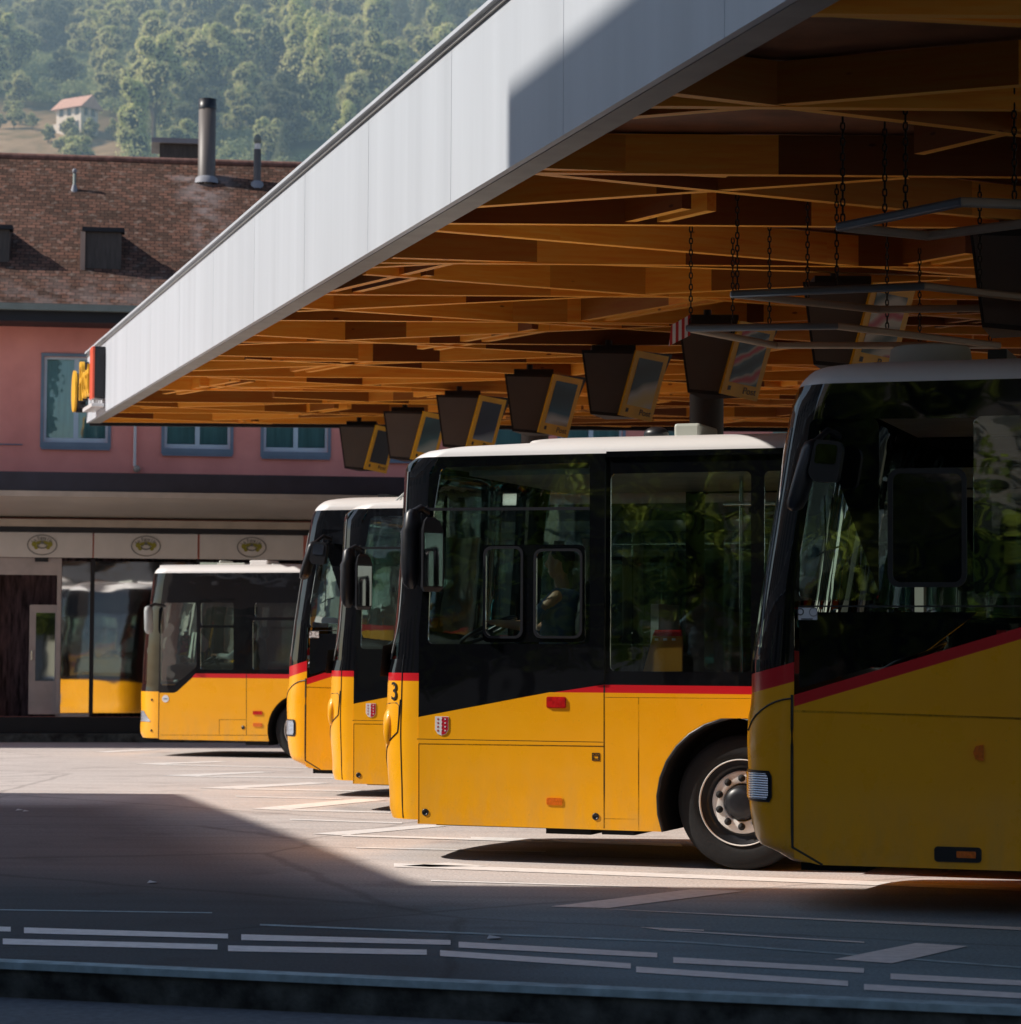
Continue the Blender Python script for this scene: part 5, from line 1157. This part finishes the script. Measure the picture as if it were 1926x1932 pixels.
# chimneys, dormers, roof fittings
def on(px0, px1, ytop, ybase, name, mat, parent, round_=False, cap=None, ymul=1):
    b = roofp((px0 + px1) / 2, ybase); w = (hit(px1, ybase, FB + fy * b.y, fy) - hit(px0, ybase, FB + fy * b.y, fy)).length / 2; zt = fac((px0 + px1) / 2, ytop, b.y)[1]
    mb = MB()
    if round_: mb.lathe((b.x, b.y, 0), [(w, b.z - .5), (w, zt), (w * .8, zt), (w * .8, zt - .2)], 'Z', 20)
    else: mb.box((b.x - w, b.y - w * .8, b.z - .4), (b.x + w, b.y + w * .8, zt))
    return mb.build(name, mat, parent), b, w, zt
M['chim'] = pbr('grey brown chimney metal', (.13, .11, .10), .5, var=.18, vs=3, stretch=(9, 9, .4)); M['lead'] = pbr('lead flashing', (.26, .26, .29), .6)
ch, b, w, zt = on(373, 406, 196, 338, 'chimney', 'chim', rf, True); MB().lathe((b.x, b.y, 0), [(w * 1.04, zt - .12), (w * 1.04, zt + .09), (w * .7, zt + .09), (w * .7, zt - .1)], 'Z', 20).build('cap', 'satin', ch); MB().lathe((b.x, b.y, b.z), [(w * 1.5, -.10), (w * 1.25, .02), (w * 1.02, .05)], 'Z', 16).build('flashing', 'lead', ch)
ch, b, w, zt = on(478, 492, 282, 346, 'chimney', 'chim', rf, True); MB().tube([(b.x, b.y, zt), (b.x, b.y, zt + .12)], w * .8).build('neck', 'white', ch); MB().ball((b.x, b.y, zt + .20), (w * 1.05, w * 1.05, .12)).build('cap', 'gutter', ch); MB().lathe((b.x, b.y, b.z), [(w * 2.2, -.12), (w * 1.6, .02), (w * 1.05, .05)], 'Z', 16).build('flashing', 'lead', ch)
ch, b, w, zt = on(137, 143, 326, 358, 'vent_pipe', 'gutter', rf, True); MB().ball((b.x, b.y, zt + .03), (w * 1.5, w * 1.5, .06)).build('cap', 'lead', ch); MB().lathe((b.x, b.y, b.z), [(w * 3, -.1), (w * 1.2, .10)], 'Z', 12).build('flashing', 'lead', ch)
M['dormer'] = pbr('dark sheet metal dormer', (.06, .05, .045), .6, var=.3, vs=3, stretch=(8, 1, 1)); M['dormlit'] = pbr('sunlit dormer edge', (.42, .30, .24), .7)
def dormer(px0, px1, pyt, pyb):
    b0 = roofp(px0, pyb); yf = b0.y; x0 = b0.x; x1 = (hit(px1, pyb, FB + fy * yf, fy) - FB).dot(fx); z0 = b0.z - .1; z1 = fac(px0, pyt, yf)[1]
    yb_ = yf + (z1 - b0.z) / tan(BET) + .35
    d_ = MB(); d_.add([(x0, yf, z0), (x1, yf, z0), (x1, yf, z1), (x0, yf, z1), (x0, yb_, z1 + .05), (x1, yb_, z1 + .05)], [(0, 1, 2, 3), (3, 2, 5, 4), (0, 3, 4), (1, 5, 2), (0, 4, 5, 1)]); o = d_.build('dormer', 'dormer', rf)
    MB().box((x0 - .06, yf - .07, z1 - .07), (x1 + .06, yf + .3, z1 + .01)).build('dormer_roof', 'eave', o)
    MB().box((x0 - .09, yf - .06, z0), (x0 - .0, yf + .05, z1 - .08)).build('dormer_sunlit_strip', 'dormlit', o)  # pale strip paints the sunlit left edge of the dormer
dormer(160, 228, 430, 506); dormer(-70, 17, 424, 492)
# roof box behind the ridge
p0 = fac(290, 290, RY + .8); p1 = fac(375, 290, RY + .8); z0 = RZ - .9; z1 = fac(330, 278, RY + .8)[1]
bx = MB().box((p0[0] + .12, RY + .4, z0), (p1[0] + .05, RY + 1.4, z1)).build('roof_box', 'dormer', rf); MB().box((p0[0] - .05, RY + .3, z1), (p1[0] + .15, RY + 1.6, z1 + .10)).build('box_lid', 'lead', bx)
# pavement at the building
kb0 = ground(0, 1392)
mb = MB(); a = FB - fy * 1.0; b_ = FB + fy * 30
mb.add([V((*(a + fx * -14)[:2], -.055)), V((*(a + fx * 30)[:2], -.055)), V((*(b_ + fx * 30)[:2], -.055)), V((*(b_ + fx * -14)[:2], -.055)), V((*(a + fx * -14)[:2], -.4)), V((*(a + fx * 30)[:2], -.4))], [(0, 1, 2, 3), (0, 4, 5, 1)])
tag(mb.build('pavement', 'plinth'), kind='structure')
mb = MB(); a = FB - fy * 1.05; mb.beam(a + fx * -14 + V((0, 0, -.2)), a + fx * 30 + V((0, 0, -.2)), .12, .16); tag(mb.build('pavement_kerb', 'kerb'), kind='structure')

# ================================================================== OFF-FRAME STREET SIDE (casts the big shadow, mirrored in the glass)
SAZ = rad(1); SEL = rad(39); sh = V((cos(SAZ), -sin(SAZ), 0)); tE = tan(SEL)
Ac, Bc = ground(325, 1498), ground(795, 1670); T_ = 14.0
A1, B1 = Ac - sh * T_, Bc - sh * T_; H1 = T_ * tE
H2 = 5.22 + (T_ + .65) * tE
M['beige'] = pbr('warm grey render', (.33, .29, .27), .9, var=.08); M['shade_pane'] = pbr('office window', (.03, .04, .05), .1, 0, .8)
def block(name, label, A_, B_, H_, depth=9.0):
    d = (B_ - A_); d.z = 0; L = d.length; d.normalize(); n = V((-d.y, d.x, 0)); n = n if n.x > 0 else -n
    rz = atan2(d.y, d.x); t = thing(name, label, 'building', (A_.x, A_.y, 0), rz)
    sgn = 1 if (Matrix.Rotation(rz, 3, 'Z') @ V((0, 1, 0))).dot(n) > 0 else -1          # local y sign of the street side
    ys = sorted((0, -sgn * depth)); MB().box((0, ys[0], -.3), (L, ys[1], H_)).build('wall', 'beige', t)
    fl = int(H_ / 3.1); nw = max(2, int(L / 3.0))
    for f in range(fl):
        for i in range(nw):
            x = (i + .5) * L / nw; z = .9 + f * 3.1
            w = MB().box((x - .75, min(0, sgn * .03), z), (x + .75, max(0, sgn * .03), z + 1.6)).build('window', 'shade_pane', t)
            if f > 0:
                r = MB(); r.box((x - 1.0, min(0, sgn * 1.0), z - .9), (x + 1.0, max(0, sgn * 1.0), z - .78))
                for q_ in range(11): xx = x - 1.0 + .2 * q_; r.box((xx - .015, sgn * 1.0 - .015, z - .78), (xx + .015, sgn * 1.0 + .015, z + .05))
                r.box((x - 1.0, sgn * 1.0 - .03, z + .05), (x + 1.0, sgn * 1.0 + .03, z + .1)); r.build('balcony', 'white', w)
    return t
dd = (B1 - A1).normalized()
block('street_building', 'lower beige building on the far side of the street, left of the picture', A1, B1 - dd * .02, H1)
e2 = eh.normalized(); block('street_building', 'taller beige building with balconies, left of the camera', V((B1.x, B1.y, 0)), V((B1.x, B1.y, 0)) + e2 * 10.2, H2)

# ================================================================== HILL, TREES, HOUSE
def hz(x, y):
    if y < 190: return -1 + .0 * y
    base = -1 + .325 * (y - 190); return base + 5 * noise.noise(V((x * .01, y * .012, 0))) * min(1, (y - 190) / 60) + 2.0 * noise.noise(V((x * .04, y * .04, 3)))
def hillp(px, py):
    d = ray(px, py); t = 150.0
    while t < 1500:
        p = CP + d * t
        if p.z < hz(p.x, p.y): return p
        t += 2
    return None
def mat_hill():
    m, nt, out = newmat('hillside'); b = N(nt, 'ShaderNodeBsdfPrincipled'); nt.links.new(b.outputs[0], out.inputs[0]); setp(b, Roughness=1, Specular_IOR_Level=0)
    v = coords(nt); at = N(nt, 'ShaderNodeAttribute'); at.attribute_name = 'dry'; n = noise_t(nt, v, .05, 5)
    wood = ramp(nt, noise_t(nt, v, .2, 5), [(.3, (.014, .030, .022)), (.7, (.035, .06, .035))])
    dry = ramp(nt, noise_t(nt, v, .25, 6), [(.3, (.20, .18, .10)), (.5, (.36, .29, .20)), (.7, (.46, .38, .27))])
    c_ = mixc(nt, at.outputs['Fac'], wood, dry); at2 = N(nt, 'ShaderNodeAttribute'); at2.attribute_name = 'meadow'; c_ = mixc(nt, at2.outputs['Fac'], c_, (.24, .30, .12))
    nt.links.new(c_, b.inputs['Base Color']); return m
M['hill'] = mat_hill()
dryc = hillp(40, 275); meac = hillp(215, 18)
me = bpy.data.meshes.new('hill'); vs = []; fs = []; dr = []; mw = []; nx, ny = 90, 90
for j in range(ny + 1):
    for i in range(nx + 1):
        x = -330 + 600 * i / nx; y = 140 + 1000 * (j / ny) ** 1.2; vs.append((x, y, hz(x, y)))
        a_ = ((x - dryc.x + 10) / 32) ** 2 + ((y - dryc.y + 20) / 55) ** 2; dr.append(max(0, min(1, 1.6 - a_))); a_ = ((x - meac.x) / 22) ** 2 + ((y - meac.y - 25) / 42) ** 2; mw.append(max(0, min(1, 1.8 - 1.2 * a_)))
fs = [(j * (nx + 1) + i, j * (nx + 1) + i + 1, (j + 1) * (nx + 1) + i + 1, (j + 1) * (nx + 1) + i) for j in range(ny) for i in range(nx)]
me.from_pydata(vs, [], fs); me.materials.append(M['hill']); me.polygons.foreach_set('use_smooth', [True] * len(fs))
for nme, dat in (('dry', dr), ('meadow', mw)): at = me.attributes.new(nme, 'FLOAT', 'POINT'); at.data.foreach_set('value', dat)
ho = bpy.data.objects.new('hill', me); C.objects.link(ho); tag(ho, kind='structure')
def mat_leaf(name, lo, hi, air=(.10, .17, .24), aes=.0):
    m, nt, out = newmat(name); b = N(nt, 'ShaderNodeBsdfPrincipled'); setp(b, Roughness=.85, Specular_IOR_Level=.1)
    nt.links.new(ramp(nt, noise_t(nt, coords(nt), .9, 4), [(.32, lo), (.68, hi)]), b.inputs['Base Color'])
    tl = N(nt, 'ShaderNodeBsdfTranslucent'); tl.inputs[0].default_value = (*[min(1, c * 1.3) for c in hi], 1); mx = N(nt, 'ShaderNodeMixShader'); mx.inputs[0].default_value = .38
    nt.links.new(b.outputs[0], mx.inputs[1]); nt.links.new(tl.outputs[0], mx.inputs[2]); nt.links.new(mx.outputs[0], out.inputs[0]); return m
M['leaf'] = mat_leaf('broadleaf foliage', (.30, .40, .20), (.72, .82, .46)); M['leafd'] = mat_leaf('dark foliage', (.10, .15, .11), (.28, .34, .22)); M['leafu'] = mat_leaf('undergrowth foliage', (.08, .15, .10), (.40, .50, .28)); M['leafr'] = mat_leaf('red foliage', (.45, .10, .06), (.60, .22, .15))
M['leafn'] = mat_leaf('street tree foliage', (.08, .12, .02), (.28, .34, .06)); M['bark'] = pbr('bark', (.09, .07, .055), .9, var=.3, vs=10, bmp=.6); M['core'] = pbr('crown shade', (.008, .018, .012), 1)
def tree_mesh(kind, seed, nleaf=4600, ls=.36, H_=10.0, crown=3.9):
    rnd = random.Random(seed); vs = []; fs = []; mi = []
    lobes = []
    if kind == 'round':
        for _ in range(27): a = rnd.uniform(0, 2 * pi); r = rnd.uniform(.1, .72) * crown; z = rnd.uniform(.26, .92) * H_; s = (1 - abs(z / H_ - .5)) * crown * rnd.uniform(.24, .50); r *= (1.25 - abs(z / H_ - .5) * 1.6); lobes.append((V((r * cos(a), r * sin(a), z)), V((s, s, s * .8))))
    elif kind == 'tall':
        for _ in range(22): a = rnd.uniform(0, 2 * pi); z = rnd.uniform(.12, .95) * H_; r = rnd.uniform(0, .34) * crown; s = crown * (.36 - .22 * z / H_) * rnd.uniform(.7, 1.15); lobes.append((V((r * cos(a), r * sin(a), z)), V((s, s, s * 1.5))))
    else:
        for k in range(12): z = (.12 + .82 * k / 12) * H_; s = crown * .62 * (1 - k / 12.5); lobes.append((V((rnd.uniform(-.1, .1), rnd.uniform(-.1, .1), z)), V((s, s, .09 * H_))))
    def ico(c, r, mtl):
        o = len(vs); n, m_ = 8, 5
        for i in range(m_ + 1):
            t = pi * i / m_
            for k in range(n): a = 2 * pi * k / n; vs.append(c + V((r.x * sin(t) * cos(a), r.y * sin(t) * sin(a), r.z * cos(t)))); 
        for i in range(m_):
            for k in range(n): fs.append((o + i * n + k, o + (i + 1) * n + k, o + (i + 1) * n + (k + 1) % n, o + i * n + (k + 1) % n)); mi.append(mtl)
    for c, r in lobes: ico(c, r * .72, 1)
    for _ in range(nleaf):
        c, r = rnd.choice(lobes); d = V((rnd.gauss(0, 1), rnd.gauss(0, 1), rnd.gauss(.25, 1))).normalized(); rr2 = rnd.uniform(.78, 1.12); p = c + V((d.x * r.x, d.y * r.y, d.z * r.z)) * rr2
        n = (d + V((rnd.uniform(-.8, .8), rnd.uniform(-.8, .8), rnd.uniform(-.6, .9)))).normalized(); u = n.orthogonal().normalized(); w = n.cross(u); a = rnd.uniform(0, pi); u, w = u * cos(a) + w * sin(a), w * cos(a) - u * sin(a); s = ls * rnd.uniform(.5, 1.15)
        o = len(vs); vs.extend([p - u * s * .5, p + w * s * .32, p + u * s * .5, p - w * s * .32]); fs.append((o, o + 1, o + 2, o + 3)); mi.append(0)
    # trunk and limbs
    def tb(P, R, n=7):
        o = len(vs)
        for p, r in zip(P, R):
            for k in range(n): a = 2 * pi * k / n; vs.append(p + V((r * cos(a), r * sin(a), 0)))
        for i in range(len(P) - 1):
            for k in range(n): fs.append((o + i * n + k, o + i * n + (k + 1) % n, o + (i + 1) * n + (k + 1) % n, o + (i + 1) * n + k)); mi.append(2)
    tb([V((0, 0, -1)), V((.05, 0, H_ * .25)), V((0, .05, H_ * .7))], [.03 * H_, .022 * H_, .006 * H_])
    for c, r in lobes[:6]: tb([V((0, 0, H_ * .25)), c], [.012 * H_, .004 * H_])
    me = bpy.data.meshes.new(kind + '_tree'); me.from_pydata([tuple(v) for v in vs], [], fs)
    return me, mi
def finish(me, mi, mats):
    for x in mats: me.materials.append(M[x])
    me.polygons.foreach_set('material_index', mi); return me
proto = {}
for kind, seeds in (('round', (1, 2, 3, 4, 5)), ('tall', (11, 12)), ('cone', (21,))):
    for sd in seeds:
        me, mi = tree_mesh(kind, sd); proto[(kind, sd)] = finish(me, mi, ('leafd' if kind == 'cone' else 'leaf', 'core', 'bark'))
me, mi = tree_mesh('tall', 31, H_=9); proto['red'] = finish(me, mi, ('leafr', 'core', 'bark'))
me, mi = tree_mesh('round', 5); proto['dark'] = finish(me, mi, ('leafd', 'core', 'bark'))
def put_tree(me, p, s, name, label, group, sz=None):
    o = bpy.data.objects.new(name, me); C.objects.link(o); o.location = (p.x, p.y, hz(p.x, p.y) - .2); o.rotation_euler = (0, 0, random.uniform(0, 6.28)); o.scale = (s, s, sz or s * random.uniform(.85, 1.2)); return tag(o, label, 'tree', group)
hc = hillp(146, 255)
def visible(x, y, mg=60):
    z = hz(x, y) + 6; v = V((x, y, z)) - CP; dx = v.dot(R_) / v.dot(fw) * F + CX; dy = CY - v.dot(U_) / v.dot(fw) * F
    if not (-mg < dx < 1010 and -70 < dy < 350): return False
    if dx > 560 and dy > (940 - dx) * .86 + 90: return False
    return True
pts = []; random.seed(5); tries = 0
while len(pts) < 268 and tries < 60000:
    tries += 1; y = random.uniform(430, 880); x = random.uniform(-190, 12)
    if not visible(x, y): continue
    a1 = ((x - dryc.x + 10) / 32) ** 2 + ((y - dryc.y + 20) / 55) ** 2; a2 = ((x - meac.x) / 20) ** 2 + ((y - meac.y - 22) / 38) ** 2
    if a1 < 1.0 and random.random() < .96: continue
    if a2 < 1.0: continue
    v = V((x, y, hz(x, y))) - CP; dx = v.dot(R_) / v.dot(fw) * F + CX; dy = CY - v.dot(U_) / v.dot(fw) * F
    if 90 < dx < 205 and 195 < dy < 330: continue
    # the dark shaded slope in the left centre carries fewer lit crowns
    if 130 < dx < 370 and 110 < dy < 200 and random.random() < .80: continue
    mind = 8.0 if dx > 300 else 8.8
    if any((x - a) ** 2 + ((y - b) * .8) ** 2 < mind ** 2 for a, b in pts): continue
    pts.append((x, y))
    r = random.random(); s = random.choice((.9, 1.1, 1.3, 1.6, 1.9)) * random.uniform(.9, 1.1)
    if r < .70: put_tree(proto[('round', random.choice((1, 2, 3, 4, 5)))], V((x, y, 0)), s, 'broadleaf_tree', 'round pale green broadleaf tree in the hillside wood', 'broadleaf trees on the hill')
    elif r < .82: put_tree(proto[('tall', random.choice((11, 12)))], V((x, y, 0)), s * 1.25, 'tall_tree', 'tall narrow tree standing out of the hillside wood', 'tall trees on the hill')
    elif r < .90: put_tree(proto[('cone', 21)], V((x, y, 0)), s * 1.1, 'conifer', 'dark pointed conifer in the hillside wood', 'conifers on the hill')
    else: put_tree(proto['dark'], V((x, y, 0)), s, 'dark_tree', 'dark green round tree in the hillside wood', 'dark trees on the hill')
p = hillp(238, 262); put_tree(proto[('cone', 21)], p, .78, 'conifer', 'small pointed conifer just right of the white house', None)
for px, py, s in ((380, 200, 1.5), (400, 165, 1.3), (352, 290, 1.0)):
    p = hillp(px, py); put_tree(proto[('tall', 11)], p, s, 'tall_tree', 'tall narrow tree standing out of the hillside wood', 'tall trees on the hill')
p = hillp(474, 150); put_tree(proto['red'], p, 1.0, 'red_tree', 'reddish tree on the hill above the big chimney', None)
random.seed(11)
for k in range(22):
    px = random.uniform(0, 290); py = random.uniform(262, 300) if px > 90 else random.uniform(222, 248); p = hillp(px, py)
    if p: put_tree(proto[('round', random.choice((1, 2, 3)))], p, random.uniform(.3, .5), 'bush', 'low bush around the white hillside house', 'bushes around the hillside house')
# low growth filling the wood between the single trees
random.seed(23); vs_, fs_ = [], []
def clump(p, R, n):
    for _ in range(n):
        d = V((random.gauss(0, 1), random.gauss(0, 1), abs(random.gauss(.4, .8)))).normalized(); q_ = p + V((d.x * R, d.y * R, d.z * R * .8)) * random.uniform(.7, 1.1)
        n_ = (d + V((random.uniform(-.7, .7), random.uniform(-.7, .7), random.uniform(-.4, .8)))).normalized(); u = n_.orthogonal().normalized(); w2 = n_.cross(u); sz_ = random.uniform(.4, .9)
        o_ = len(vs_); vs_.extend([q_ - u * sz_ * .5, q_ + w2 * sz_ * .4, q_ + u * sz_ * .5, q_ - w2 * sz_ * .4]); fs_.append((o_, o_ + 1, o_ + 2, o_ + 3))
cnt = 0
while cnt < 1100:
    y = random.uniform(420, 900); x = random.uniform(-225, 14)
    a1 = ((x - dryc.x + 10) / 34) ** 2 + ((y - dryc.y + 20) / 58) ** 2; a2 = ((x - meac.x) / 20) ** 2 + ((y - meac.y - 22) / 38) ** 2
    if a1 < 1.1 or a2 < 1 or not visible(x, y, 260): continue
    cnt += 1; R = random.uniform(1.6, 4.2); clump(V((x, y, hz(x, y) + R * .3)), R, int(60 * R))
me = bpy.data.meshes.new('undergrowth'); me.from_pydata([tuple(v) for v in vs_], [], fs_); me.materials.append(M['leafu']); o = bpy.data.objects.new('undergrowth', me); C.objects.link(o); tag(o, 'dense low greenery filling the hillside wood between the trees', 'undergrowth', kind='stuff')
# house on the hill
hs = thing('hill_house', 'white two storey house with pale red roof on the hillside', 'house', (hc.x, hc.y, hz(hc.x, hc.y) - 1.0), rad(-35))
s = hc.y / F; hw = 34 * s; hd = 38 * s; hh = 56 * s; M['housewall'] = pbr('white house wall', (.82, .84, .88), .8); M['houseroof'] = pbr('pale red roof', (.62, .44, .42), .8)
MB().box((-hw, -hd * .6, 0), (hw * .9, hd * .6, hh)).build('wall', 'housewall', hs)
g_ = MB(); g_.add([(-hw - .8, -hd * .6 - .8, hh), (hw * .9 + .8, -hd * .6 - .8, hh), (hw * .9 + .8, hd * .6 + .8, hh), (-hw - .8, hd * .6 + .8, hh), (-hw - .8, 0, hh + 2.6), (hw * .9 + .8, 0, hh + 2.6)], [(0, 1, 5, 4), (2, 3, 4, 5), (0, 4, 3), (1, 2, 5), (0, 3, 2, 1)]); g_.build('roof', 'houseroof', hs)
MB().box((-hw - 3.2, -hd * .5, 0), (-hw, hd * .5, hh * .55)).build('annex', 'housewall', hs)
for fl in (0, 1):
    for i in range(3): x = -hw * .6 + i * hw * .6; MB().box((x - .5, -hd * .6 - .05, 1.5 + fl * 2.7), (x + .5, -hd * .6, 3.0 + fl * 2.7)).build('window', 'shade_pane', hs)
    for i in range(2): y = -hd * .25 + i * hd * .5; MB().box((hw * .9, y - .5, 1.5 + fl * 2.7), (hw * .9 + .05, y + .5, 3.0 + fl * 2.7)).build('window', 'shade_pane', hs)
# trees seen past the right end of the building and mirrored in the bus windows
near = []
for sd in (51, 52): me, mi = tree_mesh('round', sd, 7500, .30, 10.0, 3.8); near.append(finish(me, mi, ('leafn', 'core', 'bark')))
p = FB + fx * (x1b + 3.5) + fy * 3
for k, (dx, dy, s) in enumerate(((0, 0, .8), (5, 4, .9))):
    o = bpy.data.objects.new('street_tree', near[k]); C.objects.link(o); o.location = (p.x + dx, p.y + dy, -.2); o.scale = (s,) * 3; tag(o, ['street tree at the right end of the pink building', 'street tree farther right beyond the pink building'][k], 'tree')
for k, (x, y, s) in enumerate(((-13.5, -5.5, .8), (-20.5, -8, .9), (-9, -5.5, .75), (-27, -7, .9), (-5.0, -4.0, .8), (-6.5, .5, .62), (-2.8, -8.5, .9))):
    o = bpy.data.objects.new('street_tree', near[k % 2]); C.objects.link(o); o.location = (x, y, -.2); o.scale = (s,) * 3; o.rotation_euler = (0, 0, k); tag(o, 'leafy street tree behind and left of the camera', 'tree', 'street trees behind the camera')

for k, (x, y, s) in enumerate(((-12.5, -1.5, .85), (-16.5, -5.0, 1.0), (-10.5, 7.5, .6), (-13.5, 3.0, .75), (-19.0, 2.0, .8))):
    o = bpy.data.objects.new('street_tree', near[k % 2]); C.objects.link(o); o.location = (x, y, -.2); o.scale = (s,) * 3; o.rotation_euler = (0, 0, k + .5); tag(o, 'leafy street tree in front of the taller beige building', 'tree', 'street trees by the beige building')
block('street_building', 'long beige building with balconies far behind the camera', V((-52, -24, 0)), V((-2, -11, 0)) + V((0, 0, 0)), 15.0, 9.0)
block('street_building', 'beige building behind the camera on the right', V((8, -30, 0)), V((44, -26, 0)), 12.0)
# thin summer haze over the valley side
m, nt, out = newmat('valley haze'); vsn = N(nt, 'ShaderNodeVolumeScatter'); vsn.inputs['Color'].default_value = (.42, .70, 1.0, 1); vsn.inputs['Density'].default_value = .00125; vsn.inputs['Anisotropy'].default_value = .0; nt.links.new(vsn.outputs[0], out.inputs['Volume'])
hzb = MB().box((-330, 110, -2), (270, 1100, 330)).build('haze', m); tag(hzb, kind='structure')
# ================================================================== LIGHT
w = bpy.data.worlds.new('World'); scene.world = w; w.use_nodes = True; nt = w.node_tree; nt.nodes.clear()
sk = nt.nodes.new('ShaderNodeTexSky'); sk.sky_type = 'NISHITA'; sk.sun_disc = False; sk.sun_elevation = SEL; sk.sun_rotation = atan2(-sh.x, -sh.y); sk.air_density = 1.0; sk.dust_density = .6; sk.ozone_density = 1.5
bg = nt.nodes.new('ShaderNodeBackground'); bg.inputs[1].default_value = .11; ow = nt.nodes.new('ShaderNodeOutputWorld'); nt.links.new(sk.outputs[0], bg.inputs[0]); nt.links.new(bg.outputs[0], ow.inputs[0])
ld = bpy.data.lights.new('sun', 'SUN'); ld.energy = 5.0; ld.angle = rad(.5); ld.color = (1.0, .93, .84); lo = bpy.data.objects.new('sun', ld); C.objects.link(lo)
td = V((sh.x * cos(SEL), sh.y * cos(SEL), -sin(SEL))); lo.rotation_euler = td.to_track_quat('-Z', 'Y').to_euler(); lo.location = (-20, 20, 30)
scene.view_settings.view_transform = 'Standard'; scene.view_settings.look = 'None'; scene.view_settings.exposure = 0; scene.view_settings.gamma = 1
cy = scene.cycles; cy.use_denoising = True; cy.max_bounces = 8; cy.diffuse_bounces = 6; cy.glossy_bounces = 4; cy.transmission_bounces = 6; cy.transparent_max_bounces = 16; cy.caustics_reflective = False; cy.caustics_refractive = False; cy.sample_clamp_indirect = 6
